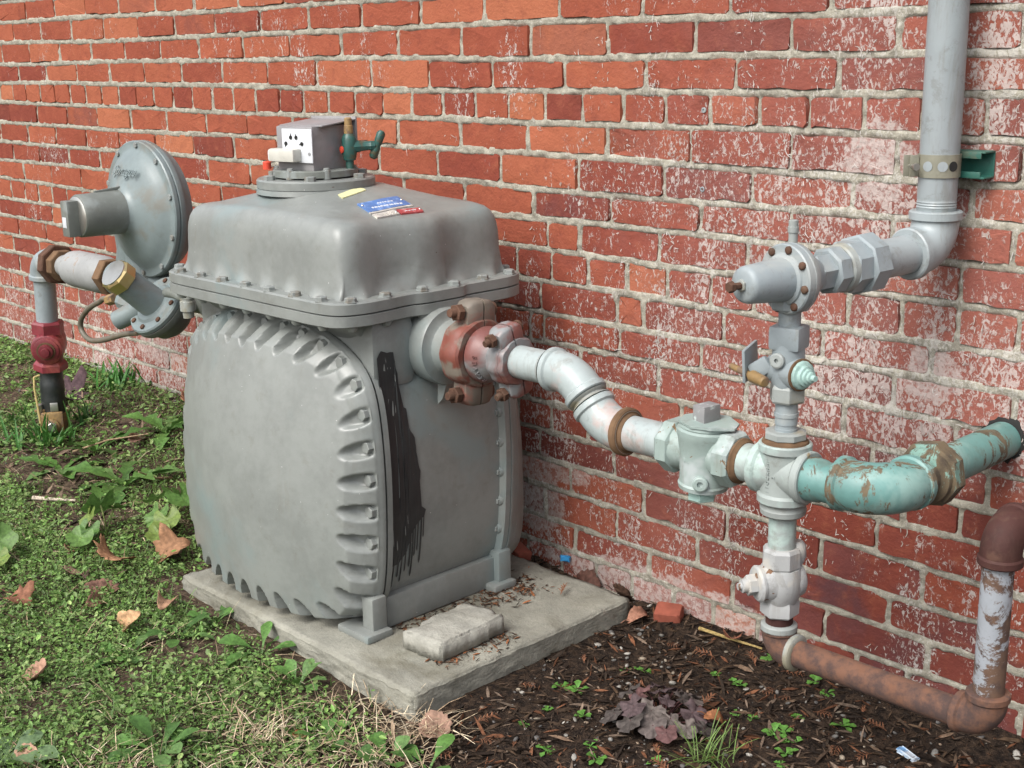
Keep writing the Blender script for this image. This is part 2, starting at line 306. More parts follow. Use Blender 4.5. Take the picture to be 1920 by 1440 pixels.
class MB:
    def __init__(s): s.v = []; s.f = []
    def ring(s, O, U, W, r, seg, a0=0.0):
        i = len(s.v)
        for k in range(seg):
            a = a0 + 2 * math.pi * k / seg
            s.v.append(tuple(O + U * (r * math.cos(a)) + W * (r * math.sin(a))))
        return list(range(i, i + seg))
    def bridge(s, A, B):
        n = len(A)
        for k in range(n): s.f.append((A[k], A[(k + 1) % n], B[(k + 1) % n], B[k]))
    def lathe(s, O, D, prof, seg=24, ref=None, a0=0.0, cap0=True, cap1=True):
        O = Vector(O); D, U, W = basis(D, ref); prev = None
        for i, (t, r) in enumerate(prof):
            rg = s.ring(O + D * t, U, W, max(r, 1e-5), seg, a0)
            if prev: s.bridge(prev, rg)
            elif cap0: s.f.append(tuple(reversed(rg)))
            prev = rg
        if cap1: s.f.append(tuple(prev))
        return s
    def prism(s, O, D, r, L, n=6, ref=None, a0=0.0, ch=0.12):
        e = min(r * ch, L * 0.3)
        return s.lathe(O, D, [(0, r - e), (e * 0.6, r), (L - e * 0.6, r), (L, r - e)], n, ref, a0)
    def sweep(s, pts, seg=20, cap=True):
        # pts: (P, T, r)
        prev = None; U = None
        for P, T, r in pts:
            T = Vector(T).normalized(); P = Vector(P)
            if U is None: U = basis(T)[1]
            U = (U - T * T.dot(U)).normalized(); W = T.cross(U)
            rg = s.ring(P, U, W, r, seg)
            if prev: s.bridge(prev, rg)
            elif cap: s.f.append(tuple(reversed(rg)))
            prev = rg
        if cap: s.f.append(tuple(prev))
        return s
    def tube(s, pts, r, seg=10):
        pts = [Vector(p) for p in pts]; out = []
        for i, p in enumerate(pts):
            t = pts[min(i + 1, len(pts) - 1)] - pts[max(i - 1, 0)]
            out.append((p, t, r if not callable(r) else r(i / (len(pts) - 1))))
        return s.sweep(out, seg)
    def elbow(s, Cn, d1, d2, Rb, rb, rc=None, cl=0.012, ext=0.0, seg=24, n=8):
        # d1, d2: unit directions from the corner to the two mouths
        Cn = Vector(Cn); d1 = Vector(d1).normalized(); d2 = Vector(d2).normalized()
        th = math.pi - math.acos(max(-1, min(1, d1.dot(d2)))); Lt = Rb * math.tan(th / 2); rc = rc or rb
        p1 = Cn + d1 * Lt; p2 = Cn + d2 * Lt
        nrm = (d1 + d2).normalized(); ce = Cn + nrm * (Rb / math.cos(th / 2))
        pts = []
        e1 = p1 + d1 * (ext + cl)
        pts += [(e1, -d1, rc * 0.94), (e1 - d1 * 0.002, -d1, rc), (p1 + d1 * ext, -d1, rc), (p1 + d1 * (ext - 0.003), -d1, rb)]
        a1 = (p1 - ce)
        ax = a1.cross(p2 - ce).normalized()
        for k in range(n + 1):
            q = Matrix.Rotation(th * k / n, 3, ax); r_ = q @ a1
            pts.append((ce + r_, ax.cross(r_), rb))
        e2 = p2 + d2 * (ext + cl)
        pts += [(p2 + d2 * (ext - 0.003), d2, rb), (p2 + d2 * ext, d2, rc), (e2 - d2 * 0.002, d2, rc), (e2, d2, rc * 0.94)]
        return s.sweep(pts, seg)
    def box(s, c, size, rot=None, ch=0.0):
        i = len(s.v); c = Vector(c); hx, hy, hz = [q / 2 for q in size]
        rot = rot or Matrix.Identity(3)
        if ch <= 0:
            for x in (-1, 1):
                for y in (-1, 1):
                    for z in (-1, 1): s.v.append(tuple(c + rot @ Vector((x * hx, y * hy, z * hz))))
            for f in ((0, 1, 3, 2), (4, 6, 7, 5), (0, 4, 5, 1), (2, 3, 7, 6), (0, 2, 6, 4), (1, 5, 7, 3)): s.f.append(tuple(i + q for q in f))
        else:
            bm = bmesh.new(); bmesh.ops.create_cube(bm, size=1)
            for v in bm.verts: v.co = Vector((v.co.x * size[0], v.co.y * size[1], v.co.z * size[2]))
            bmesh.ops.bevel(bm, geom=bm.edges[:], offset=ch, segments=2, affect='EDGES', profile=0.6)
            bm.verts.index_update()
            for v in bm.verts: s.v.append(tuple(c + rot @ v.co))
            for f in bm.faces: s.f.append(tuple(i + v.index for v in f.verts))
            bm.free()
        return s
    def poly_extrude(s, pts, d):
        # pts: world polygon, d: extrusion vector
        i = len(s.v); n = len(pts); d = Vector(d)
        for p in pts: s.v.append(tuple(p))
        for p in pts: s.v.append(tuple(Vector(p) + d))
        s.f.append(tuple(range(i, i + n))); s.f.append(tuple(reversed(range(i + n, i + 2 * n))))
        for k in range(n): s.f.append((i + k, i + n + k, i + n + (k + 1) % n, i + (k + 1) % n))
        return s
    def build(s, name, mat, parent=None, sharp=38, smooth=True, jitter=0.0):
        me = bpy.data.meshes.new(name)
        o = ORI.get(parent.name, Vector()) if parent else Vector()
        vs = [(x - o.x, y - o.y, z - o.z) for x, y, z in s.v]
        me.from_pydata(vs, [], s.f)
        bm = bmesh.new(); bm.from_mesh(me)
        bmesh.ops.recalc_face_normals(bm, faces=bm.faces[:]); bm.to_mesh(me); bm.free()
        me.materials.append(mat)
        if smooth:
            me.polygons.foreach_set('use_smooth', [True] * len(me.polygons)); me.set_sharp_from_angle(angle=R(sharp))
        me.update()
        ob = bpy.data.objects.new(name, me); COL.objects.link(ob)
        if parent: ob.parent = parent; ORI[ob.name] = o.copy()
        return ob

def thing(name, label, cat, loc, group=None):
    o = bpy.data.objects.new(name, None); COL.objects.link(o); o.location = loc; o.empty_display_size = 0.05
    ORI[o.name] = Vector(loc); o['label'] = label; o['category'] = cat
    if group: o['group'] = group
    return o
def tag(o, label, cat, group=None):
    o['label'] = label; o['category'] = cat
    if group: o['group'] = group
    return o
def solo(mb, name, mat, label, cat, group=None, base=None, **kw):
    """one-mesh thing whose origin sits at its base"""
    if base is None:
        a = np.array(mb.v); base = (float(a[:, 0].mean()), float(a[:, 1].mean()), float(a[:, 2].min()))
    b = Vector(base); mb.v = [tuple(Vector(p) - b) for p in mb.v]
    o = mb.build(name, mat, **kw); o.location = b; return tag(o, label, cat, group)

def text_mesh(name, txt, size, O, X, Y, mat, parent, depth=0.0012, align='CENTER', shear=0.0, radius=None, axis=None):
    cu = bpy.data.curves.new(name, 'FONT'); cu.body = txt; cu.size = size; cu.extrude = depth; cu.align_x = align; cu.align_y = 'CENTER'; cu.shear = shear
    cu.resolution_u = 3
    ob = bpy.data.objects.new(name, cu); COL.objects.link(ob)
    dg = bpy.context.evaluated_depsgraph_get()
    me = bpy.data.meshes.new_from_object(ob.evaluated_get(dg)); bpy.data.objects.remove(ob); bpy.data.curves.remove(cu)
    X = Vector(X).normalized(); Y = Vector(Y).normalized(); Z = X.cross(Y); O = Vector(O)
    org = ORI.get(parent.name, Vector())
    for v in me.vertices:
        x, y, z = v.co
        v.co = O + X * x + Y * y + Z * z - org
    me.materials.clear(); me.materials.append(mat)
    o2 = bpy.data.objects.new(name, me); COL.objects.link(o2); o2.parent = parent; ORI[o2.name] = org.copy()
    return o2

# value noise (numpy)
def vnoise(x, y, sc, seed, oct=3):
    out = 0; amp = 1; tot = 0
    for o in range(oct):
        g = np.random.default_rng(seed + o * 101).random((128, 128))
        fx = np.asarray(x) * sc; fy = np.asarray(y) * sc
        ix = np.floor(fx).astype(int); iy = np.floor(fy).astype(int); tx = fx - ix; ty = fy - iy
        tx = tx * tx * (3 - 2 * tx); ty = ty * ty * (3 - 2 * ty)
        a = g[ix % 128, iy % 128]; b = g[(ix + 1) % 128, iy % 128]; c_ = g[ix % 128, (iy + 1) % 128]; d_ = g[(ix + 1) % 128, (iy + 1) % 128]
        out = out + amp * ((a * (1 - tx) + b * tx) * (1 - ty) + (c_ * (1 - tx) + d_ * tx) * ty); tot += amp; amp *= 0.5; sc *= 2.03
    return out / tot
def sstep(a, b, x):
    t = np.clip((np.asarray(x, float) - a) / (b - a), 0, 1); return t * t * (3 - 2 * t)

def fast_mesh(name, verts, faces, mat, smooth=False, cols=None):
    """faces: (n,k) int array"""
    me = bpy.data.meshes.new(name); n, k = faces.shape
    me.vertices.add(len(verts)); me.vertices.foreach_set('co', np.ascontiguousarray(verts, np.float32).ravel())
    me.loops.add(n * k); me.loops.foreach_set('vertex_index', np.ascontiguousarray(faces, np.int32).ravel())
    me.polygons.add(n); me.polygons.foreach_set('loop_start', np.arange(0, n * k, k, dtype=np.int32))
    me.polygons.foreach_set('use_smooth', np.full(n, smooth, bool))
    if cols is not None:
        a = me.attributes.new('Col', 'FLOAT_COLOR', 'POINT')
        c4 = np.ones((len(verts), 4), np.float32); c4[:, :3] = cols; a.data.foreach_set('color', c4.ravel())
    me.update(calc_edges=True); me.validate(); me.materials.append(mat)
    return me
def link(name, me, loc=(0, 0, 0), parent=None):
    o = bpy.data.objects.new(name, me); COL.objects.link(o); o.location = loc
    if parent: o.parent = parent
    return o

# ================================================================== ground
def gh(x, y):
    x = np.asarray(x, float); y = np.asarray(y, float)
    h = 0.105 * sstep(2.45, 1.15, x) * (1 - 0.62 * sstep(-0.06, -0.42, y))
    h = h - 0.018 * sstep(2.6, 3.0, x) - 0.012 * sstep(-0.45, -0.75, y)
    h = h + 0.018 * sstep(-0.10, 0.0, y) * sstep(2.8, 3.1, x)
    h = h + 0.014 * (vnoise(x + 20, y + 20, 4.0, 5, 2) - 0.5) + 0.010 * (vnoise(x + 20, y + 20, 22.0, 9, 2) - 0.5)
    # settle below the slab
    inside = sstep(2.19, 2.25, x) * sstep(2.955, 2.90, x) * sstep(-0.645, -0.59, y) * sstep(-0.08, -0.13, y)
    return h * (1 - inside) + (-0.06) * inside
def axis_pts(a, b, stp, far):
    mid = np.arange(a, b + 1e-6, stp); lo = []; d = stp; p = a
    while p > -far: d *= 1.35; p -= d; lo.append(p)
    hi = []; d = stp; p = b
    while p < far: d *= 1.35; p += d; hi.append(p)
    return np.array(lo[::-1] + list(mid) + hi)
gx = axis_pts(-1.0, 4.3, 0.012, 70); gy = np.concatenate([axis_pts(-1.7, 0.06, 0.010, 70)])
gy = gy[gy < 0.5]
X, Y = np.meshgrid(gx, gy, indexing='ij'); Z = gh(X, Y)
vs = np.stack([X, Y, Z], -1).reshape(-1, 3); nx, ny = X.shape
ii = (np.arange(nx - 1)[:, None] * ny + np.arange(ny - 1)[None, :]).ravel()
fs = np.stack([ii, ii + ny, ii + ny + 1, ii + 1], -1)
g = link('ground', fast_mesh('ground', vs, fs, SOIL, True)); g['kind'] = 'structure'
def ghf(x, y): return float(gh(np.array([x]), np.array([y]))[0])

# ================================================================== brick wall
wall = thing('brick_wall', 'weathered red brick wall with pale mortar behind the meter and pipes', 'wall', (0, 0, 0))
PT = 0.0664; ZT = 1.04
HEAD = {-5, 0, 5, 10, 15}
JO = {-3: [2.486, 2.707, 2.923, 3.128], -2: [2.623, 2.835, 3.051, 3.258, 3.464], -1: [2.508, 2.72, 2.935, 3.145, 3.355],
      0: [i * 0.1065 for i in range(35)], 1: [2.612, 2.833, 3.045, 3.267, 3.472], 2: [2.528, 2.757, 2.981, 3.185, 3.395],
      3: [2.626, 2.844, 3.071, 3.273, 3.472], 4: [2.667, 2.757, 2.97, 3.18], 5: [2.571, 2.677, 2.782, 2.887, 2.993, 3.098, 3.197, 3.296, 3.395, 3.496, 3.598],
      6: [2.644, 2.86, 2.931, 3.13, 3.346, 3.555], 7: [2.61, 2.652, 2.869, 3.076, 3.283, 3.49], 8: [2.758, 2.971, 3.183, 3.395], 9: [3.03, 3.242, 3.455],
      10: [2.672, 2.778, 3.521, 3.626], 11: [2.633, 2.855, 3.06, 3.266, 3.472], 12: [2.936, 3.148, 3.36, 3.565], 13: [2.863, 3.077, 3.29, 3.504], 14: [2.738, 2.952, 3.165, 3.377, 3.583],
      -4: [2.61], 15: [2.70], 16: [2.62], -5: [2.6], -6: [2.5]}
XL, XR = -0.75, 5.0
rowj = {}
for k in range(-6, 17):
    st = 0.1065 if k in HEAD else 0.213
    js = list(JO[k])
    if k == 10: js = [2.672 + 0.1062 * i for i in range(8)] + [3.521, 3.626]
    while js[0] > XL: js.insert(0, js[0] - st + random.uniform(-0.006, 0.006))
    while js[-1] < XR: js.append(js[-1] + st + random.uniform(-0.006, 0.006))
    rowj[k] = js
def bedz(k, x):   # slightly wavy bed joints
    return ZT - k * PT + 0.0028 * math.sin(x * 2.1 + k * 1.7) + 0.0016 * math.sin(x * 5.3 + k * 2.9)
bricks = []
JW = 0.0043
for k, js in rowj.items():
    for a, b in zip(js, js[1:]):
        jl, jr = JW * random.uniform(0.6, 1.05), JW * random.uniform(0.6, 1.05)
        x0, x1 = a + jl, b - jr
        if x1 - x0 < 0.02: continue
        jt, jb = JW * random.uniform(1.0, 1.35), JW * random.uniform(0.95, 1.3)
        bricks.append((k, x0, x1, (bedz(k, a) - jt, bedz(k, b) - jt), (bedz(k + 1, a) + jb, bedz(k + 1, b) + jb)))
def brick_mesh(x0, x1, zt, zb, cx, cz, rnd):
    nx_ = 7 if x1 - x0 > 0.15 else 4
    P = []
    rc = rnd.uniform(0.0025, 0.007)
    for i in range(nx_ + 1):
        t = i / nx_; P.append((x0 + rc + (x1 - x0 - 2 * rc) * t, zb[0] + (zb[1] - zb[0]) * t))
    P.append((x1, zb[1] + rc)); P.append((x1, zt[1] - rc))
    for i in range(nx_, -1, -1):
        t = i / nx_; P.append((x0 + rc + (x1 - x0 - 2 * rc) * t, zt[0] + (zt[1] - zt[0]) * t))
    P.append((x0, zt[0] - rc)); P.append((x0, zb[0] + rc))
    P = [(x + rnd.gauss(0, 0.0014), z + rnd.gauss(0, 0.0015)) for x, z in P]
    n = len(P); yo = rnd.uniform(-0.0022, 0.0012); tilt = rnd.gauss(0, 0.006); tilt2 = rnd.gauss(0, 0.012)
    mx = (x0 + x1) / 2; mz = (zt[0] + zb[0]) / 2
    vs = []
    for x, z in P: vs.append((x - cx, 0.016, z - cz))
    ins = 0.0020
    for x, z in P:
        dx, dz = x - mx, z - mz; hx, hz = (x1 - x0) / 2, (zt[0] - zb[0]) / 2
        vs.append((mx + dx * (1 - ins / hx) - cx, yo + tilt * dx + tilt2 * dz + rnd.gauss(0, 0.0006), mz + dz * (1 - ins / hz) - cz))
    vs.append((mx - cx, yo - 0.0008, mz - cz))
    fs = [(i, (i + 1) % n, n + (i + 1) % n, n + i) for i in range(n)] + [(n + i, n + (i + 1) % n, 2 * n) for i in range(n)]
    return vs, fs
def to_cam(p):
    d = Vector(p) - m.translation; z = d.dot(fwd)
    return 960 + 2452.3 * d.dot(right) / z, 720 - 2452.3 * d.dot(up) / z, z
def tints(k, x, z, rnd):
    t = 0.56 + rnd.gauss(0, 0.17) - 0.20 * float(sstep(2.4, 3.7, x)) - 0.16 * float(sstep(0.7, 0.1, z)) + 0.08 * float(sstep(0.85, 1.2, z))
    burn = 0.0
    if x > 3.2 and z < 0.42 and rnd.random() < 0.62: burn = rnd.uniform(0.45, 0.95)
    elif rnd.random() < 0.06: burn = rnd.uniform(0.2, 0.5)
    return min(1, max(0, t)), burn
rnd = random.Random(5)
items = []
for k, x0, x1, zt, zb in bricks:
    cx, cz = (x0 + x1) / 2, (zt[0] + zb[0]) / 2
    px, py, dz = to_cam((cx, 0, cz))
    vis = -90 < px < 2010 and -90 < py < 1480 and dz > 0
    hid = (400 < px < 900 and 400 < py < 1060) or (360 < px < 900 and py > 560 and py < 1100)
    items.append(((x1 - x0) * (zt[0] - zb[0]) / dz ** 2 * (1 if vis and not hid else (0.001 if vis else 0)), k, x0, x1, zt, zb, cx, cz, vis))
items.sort(key=lambda t: -t[0])
RV, RF, RT, RB = [], [], [], []
for i, (sc_, k, x0, x1, zt, zb, cx, cz, vis) in enumerate(items):
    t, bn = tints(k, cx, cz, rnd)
    if i < 300:
        vs, fs = brick_mesh(x0, x1, zt, zb, cx, cz, rnd)
        me = bpy.data.meshes.new('brick'); me.from_pydata(vs, [], fs)
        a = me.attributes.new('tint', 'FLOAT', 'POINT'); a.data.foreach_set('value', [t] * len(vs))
        a = me.attributes.new('burn', 'FLOAT', 'POINT'); a.data.foreach_set('value', [bn] * len(vs))
        me.materials.append(BRICK); o = link('brick', me, (cx, 0, cz), wall)
        me.polygons.foreach_set('use_smooth', [True] * len(fs)); me.set_sharp_from_angle(angle=R(40))
    else:
        if cz < -0.05: continue
        vs, fs = brick_mesh(x0, x1, zt, zb, 0, 0, rnd); b0 = len(RV)
        RV += vs; RF += [tuple(b0 + q for q in f) for f in fs]; RT += [t] * len(vs); RB += [bn] * len(vs)
me = bpy.data.meshes.new('brick_courses'); me.from_pydata(RV, [], RF)
a = me.attributes.new('tint', 'FLOAT', 'POINT'); a.data.foreach_set('value', RT)
a = me.attributes.new('burn', 'FLOAT', 'POINT'); a.data.foreach_set('value', RB)
me.materials.append(BRICK); o = link('brick_courses', me, (0, 0, 0), wall); o['kind'] = 'stuff'
# mortar: a rough sheet that stands in the joints and smears over brick edges
mx_ = np.concatenate([np.arange(XL, 1.2, 0.009), np.arange(1.2, 2.4, 0.006), np.arange(2.4, 3.95, 0.0042), np.arange(3.95, XR, 0.02)])
mz_ = np.arange(-0.09, ZT + 6 * PT, 0.0042)
X, Z = np.meshgrid(mx_, mz_, indexing='ij')
kk = (ZT - Z) / PT
kr = np.round(kk); wav = 0.0028 * np.sin(X * 2.1 + kr * 1.7) + 0.0016 * np.sin(X * 5.3 + kr * 2.9)
dbed = np.abs(Z - (ZT - kr * PT + wav)) - 0.0022
row = np.floor((ZT + 0.0 - Z) / PT).astype(int)
dhead = np.full(X.shape, 1.0)
for k, js in rowj.items():
    msk = row == k
    if not msk.any(): continue
    xs = X[msk]; j = np.array(js); p_ = np.clip(np.searchsorted(j, xs), 1, len(j) - 1)
    dhead[msk] = np.minimum(np.abs(xs - j[p_ - 1]), np.abs(xs - j[p_]))
dist = np.minimum(dbed, dhead)
nz = vnoise(X + 3, Z + 3, 70, 21, 3) - 0.5; nz2 = vnoise(X + 3, Z + 3, 16, 33, 2) - 0.5
yy = 0.0002 + 0.0090 * nz + 0.006 * nz2
edge = sstep(0.004, 0.0105, dist + 0.005 * nz2)
yy = yy + edge * 0.011
yy = np.where(dist > 0.013, 0.02, yy)
yy = np.maximum(yy, -0.0042)
vs = np.stack([X, yy, Z], -1).reshape(-1, 3); nx, ny = X.shape
ii = (np.arange(nx - 1)[:, None] * ny + np.arange(ny - 1)[None, :]).ravel()
fs = np.stack([ii, ii + ny, ii + ny + 1, ii + 1], -1)
link('mortar', fast_mesh('mortar', vs, fs, MORTAR, True), (0, 0, 0), wall)
mb = MB(); mb.box(((XL + XR) / 2, 0.14, 0.62), (XR - XL, 0.23, 1.6)); mb.build('wall_core', MORTAR, wall, smooth=False)
# pale rootlet traces left by a stripped creeper: thin curved strokes lying on the face
def creeper():
    g = np.random.default_rng(77); V_, F_, b0 = [], [], 0
    def dens(x, z):
        d = sstep(2.35, 3.25, x) * (0.42 + 0.58 * sstep(1.3, 0.75, z)) * (0.75 + 0.25 * sstep(0.02, 0.3, z))
        d = max(float(d), 0.22 * float(sstep(1.9, 0.6, x)) * float(sstep(0.75, 0.25, z)), 0.05)
        return float(d)
    cols = []
    x = -0.4
    while x < 4.2:
        cols.append(x); x += g.uniform(0.035, 0.085)
    for cx in cols:
        z = g.uniform(0.0, 0.15); px = cx; ph = g.uniform(0, 6); act = g.uniform(0.2, 1.25)
        while z < 1.38:
            z += g.exponential(0.0095 if cx > 2.0 else 0.02); px = cx + 0.022 * math.sin(z * 6 + ph) + 0.01 * math.sin(z * 17 + ph * 2)
            clump_ = float(vnoise(np.array([px * 1.0 + 3]), np.array([z + 3]), 11, 55, 2)[0]) if g.random() < 0 else None
            if g.random() > dens(px, z) * act * (0.35 + 1.1 * (0.5 + 0.5 * math.sin(z * 23 + ph * 5)) * (0.5 + 0.5 * math.sin(z * 9 + ph))): continue
            for _ in range(g.integers(2, 6)):
                sx_ = px + g.normal(0, 0.010); sz_ = z + g.normal(0, 0.006); an = g.uniform(0, 2 * math.pi) if g.random() < 0.5 else g.normal(math.pi / 2 * g.choice([-1, 1]), 0.5)
                L_ = g.gamma(2.0, 0.0030); k_ = g.normal(0, 0.55) / 0.01; w_ = g.uniform(0.0004, 0.0010); n_ = 4; yv = -0.0031 - g.uniform(0, 0.0008)
                vv = []
                for i in range(n_ + 1):
                    wi = w_ * (1 - 0.75 * abs(i / n_ - 0.35)); vv += [(sx_ - math.sin(an) * wi, yv, sz_ + math.cos(an) * wi), (sx_ + math.sin(an) * wi, yv, sz_ - math.cos(an) * wi)]
                    sx_ += math.cos(an) * L_ / n_; sz_ += math.sin(an) * L_ / n_; an += k_ * L_ / n_
                V_ += vv; F_ += [(b0 + 2 * i, b0 + 2 * i + 1, b0 + 2 * i + 3, b0 + 2 * i + 2) for i in range(n_)]; b0 += 2 * (n_ + 1)
    return np.array(V_), np.array(F_)
Mr = Mat('pale_rootlets', 0.95, spec=0.15); Mr.color(Mr.mix(Mr.step(Mr.noise(40, 3), 0.35, 0.65), (0.32, 0.29, 0.26), (0.52, 0.49, 0.46)))
V_, F_ = creeper()
o = link('creeper_traces', fast_mesh('creeper_traces', V_, F_, Mr.m, False), (0, 0, 0), wall); o['kind'] = 'stuff'
# two small fixings left in the wall
for (fx, fz) in ((3.074, 1.008), (3.074, 0.863)):
    mb = MB(); mb.lathe((fx, 0.001, fz), (0, -1, 0), [(0, 0.0052), (0.003, 0.005), (0.0034, 0.0028), (0.001, 0.0022)], 12); mb.build('anchor_plug', PIPEGREY, wall)

# ================================================================== slab and loose block
def rough_slab(name, x0, x1, y0, y1, z0, z1, mat, label, cat, rot=0.0, nseg=(60, 44, 6), amp=0.004, chips=(), seed=3):
    bm = bmesh.new(); bmesh.ops.create_cube(bm, size=1)
    cx, cy = (x0 + x1) / 2, (y0 + y1) / 2
    for v in bm.verts: v.co = Vector((v.co.x * (x1 - x0), v.co.y * (y1 - y0), (v.co.z + 0.5) * (z1 - z0)))
    bmesh.ops.bevel(bm, geom=[e for e in bm.edges], offset=amp * 0.8, segments=2, affect='EDGES')
    bmesh.ops.subdivide_edges(bm, edges=[e for e in bm.edges if e.calc_length() > 0.05], cuts=nseg[0], use_grid_fill=True)
    pts = np.array([v.co[:] for v in bm.verts])
    n1 = vnoise(pts[:, 0] + 5 + pts[:, 2], pts[:, 1] + 5, 14, seed, 3) - 0.5; n2 = vnoise(pts[:, 0] + 5, pts[:, 1] + 5 + pts[:, 2] * 1.3, 60, seed + 5, 2) - 0.5
    ex = np.minimum(pts[:, 0] + (x1 - x0) / 2, (x1 - x0) / 2 - pts[:, 0]); ey = np.minimum(pts[:, 1] + (y1 - y0) / 2, (y1 - y0) / 2 - pts[:, 1])
    e = np.minimum(ex, ey); edge_ = np.clip(1 - e / 0.03, 0, 1)
    topw = (pts[:, 2] > (z1 - z0) * 0.5)
    pts[:, 2] += (n1 * amp * 1.2 + n2 * amp * 0.7) * topw - edge_ * topw * np.abs(n1) * amp * 2.2
    sx = np.sign(pts[:, 0]); sy = np.sign(pts[:, 1])
    pts[:, 0] -= sx * (ex < 0.02) * np.abs(n1 + n2 * 0.8) * amp * 2.4; pts[:, 1] -= sy * (ey < 0.02) * np.abs(n1 - n2 * 0.8) * amp * 2.4
    for v, p in zip(bm.verts, pts): v.co = p
    me = bpy.data.meshes.new(name); bm.to_mesh(me); bm.free(); me.materials.append(mat)
    me.polygons.foreach_set('use_smooth', [True] * len(me.polygons))
    o = link(name, me, (cx, cy, z0)); o.rotation_euler = (0, 0, rot); return tag(o, label, cat)
rough_slab('concrete_pad', 2.18, 2.965, -0.655, -0.07, -0.075, 0.030, CONC, 'flat square concrete pad under the large grey meter', 'pad', amp=0.0045)
rough_slab('concrete_block', 2.800, 2.908, -0.548, -0.368, 0.030, 0.070, CONC2, 'small loose rectangular concrete block lying on the pad', 'block', rot=R(3), nseg=(24, 20, 6), amp=0.005, seed=9)

# ================================================================== gas meter
XC, YC = 2.420, -0.360
meter = thing('gas_meter', 'large grey rotary-cased gas meter with bulging bolted front cover on the concrete pad', 'gas meter', (XC, YC, 0.03))
def catmull(P, n=8):
    out = []; N_ = len(P)
    for i in range(N_):
        p0, p1, p2, p3 = [np.array(P[(i + q) % N_], float) for q in (-1, 0, 1, 2)]
        for k in range(n):
            t = k / n
            out.append(0.5 * ((2 * p1) + (-p0 + p2) * t + (2 * p0 - 5 * p1 + 4 * p2 - p3) * t * t + (-p0 + 3 * p1 - 3 * p2 + p3) * t ** 3))
    return np.array(out)
def resample(P, n):
    Q = np.vstack([P, P[:1]]); d = np.r_[0, np.cumsum(np.linalg.norm(np.diff(Q, axis=0), axis=1))]
    t = np.linspace(0, d[-1], n, endpoint=False)
    return np.stack([np.interp(t, d, Q[:, 0]), np.interp(t, d, Q[:, 1])], -1), d[-1]
# plan of the upper flange (half, then mirrored); y negative = away from the wall
def mirror(h): return catmull(h + [(-x, y) for x, y in h[-2:0:-1]], 6)
halfp = [(0.0, -0.245), (0.15, -0.245), (0.25, -0.243), (0.298, -0.227), (0.316, -0.182), (0.316, -0.135), (0.312, -0.098), (0.312, -0.068), (0.320, -0.040), (0.322, 0.02), (0.320, 0.054), (0.313, 0.066),
         (0.313, 0.10), (0.314, 0.15), (0.311, 0.19), (0.291, 0.23), (0.24, 0.245), (0.12, 0.247), (0.0, 0.247)]
halfl = [(0.0, -0.245), (0.15, -0.245), (0.238, -0.243), (0.290, -0.225), (0.313, -0.180), (0.311, -0.135), (0.302, -0.098), (0.302, -0.070), (0.317, -0.036), (0.321, 0.01), (0.316, 0.046), (0.302, 0.066),
         (0.306, 0.10), (0.311, 0.15), (0.309, 0.19), (0.290, 0.23), (0.24, 0.245), (0.12, 0.247), (0.0, 0.247)]
plan = mirror(halfp)
planl, _ = resample(mirror(halfl), 360)
plan, PER = resample(plan, 360)
def nrm2(P):
    t = np.roll(P, -1, 0) - np.roll(P, 1, 0); n_ = np.stack([t[:, 1], -t[:, 0]], -1); n_ /= np.linalg.norm(n_, axis=1)[:, None]
    return n_
def inset(P, d):
    Q = P - nrm2(P) * d
    for _ in range(4): Q = 0.5 * Q + 0.25 * (np.roll(Q, 1, 0) + np.roll(Q, -1, 0))
    return Q
def loft(mb, rings, cap0=True, cap1=True):
    """rings: list of (n,3) arrays"""
    prev = None
    for rg in rings:
        i = len(mb.v); mb.v += [tuple(map(float, p)) for p in rg]; cur = list(range(i, i + len(rg)))
        if prev: mb.bridge(prev, cur)
        elif cap0: mb.f.append(tuple(reversed(cur)))
        prev = cur
    if cap1: mb.f.append(tuple(prev))
def flat(P, z, cx=XC, cy=YC): return np.stack([P[:, 0] + cx, P[:, 1] + cy, np.full(len(P), z) if np.isscalar(z) else z], -1)
# the two flanges with a seam between
fl = MB(); loft(fl, [flat(inset(plan, 0.004), 0.6395), flat(plan, 0.642), flat(plan, 0.6605), flat(inset(plan, 0.0035), 0.662)])
flange_lo = fl.build('body_flange', GREY, meter, 30)
fl = MB(); loft(fl, [flat(inset(plan, 0.003), 0.663), flat(plan, 0.6645), flat(plan, 0.683), flat(inset(plan, 0.004), 0.686)])
flange_hi = fl.build('cap_flange', GREY, meter, 30)
# cap: flared foot with pockets around the bolts, then a broad rounded shoulder
NB = 26
ph = np.arange(360) / 360 * NB
pocket = 0.5 + 0.5 * np.cos((ph - np.floor(ph)) * 2 * np.pi)   # 1 at bolts
rings = []
base_in = inset(planl, 0.036)
for _ in range(22): base_in = 0.5 * base_in + 0.25 * (np.roll(base_in, 1, 0) + np.roll(base_in, -1, 0))
for dz, fl_ in ((0.6855, 1.0), (0.690, 0.72), (0.697, 0.38), (0.706, 0.14), (0.718, 0.0)):
    d = 0.036 - 0.014 * fl_ * (1 - pocket ** 0.6)
    Q = (plan * fl_ + planl * (1 - fl_)) - nrm2(plan) * d[:, None]
    rings.append(flat(0.5 * Q + 0.25 * (np.roll(Q, 1, 0) + np.roll(Q, -1, 0)), dz))
aa = np.arctan2(plan[:, 1] / 0.245, plan[:, 0] / 0.32)
blend = base_in * np.array([0.24 / 0.289, 0.166 / 0.209])
midr = 0.55 * blend + 0.45 * np.stack([0.245 * np.sign(np.cos(aa)) * np.abs(np.cos(aa)) ** 0.62, 0.168 * np.sign(np.sin(aa)) * np.abs(np.sin(aa)) ** 0.62], -1)
zmid = 0.821 + 0.014 * np.sin(aa) ** 2
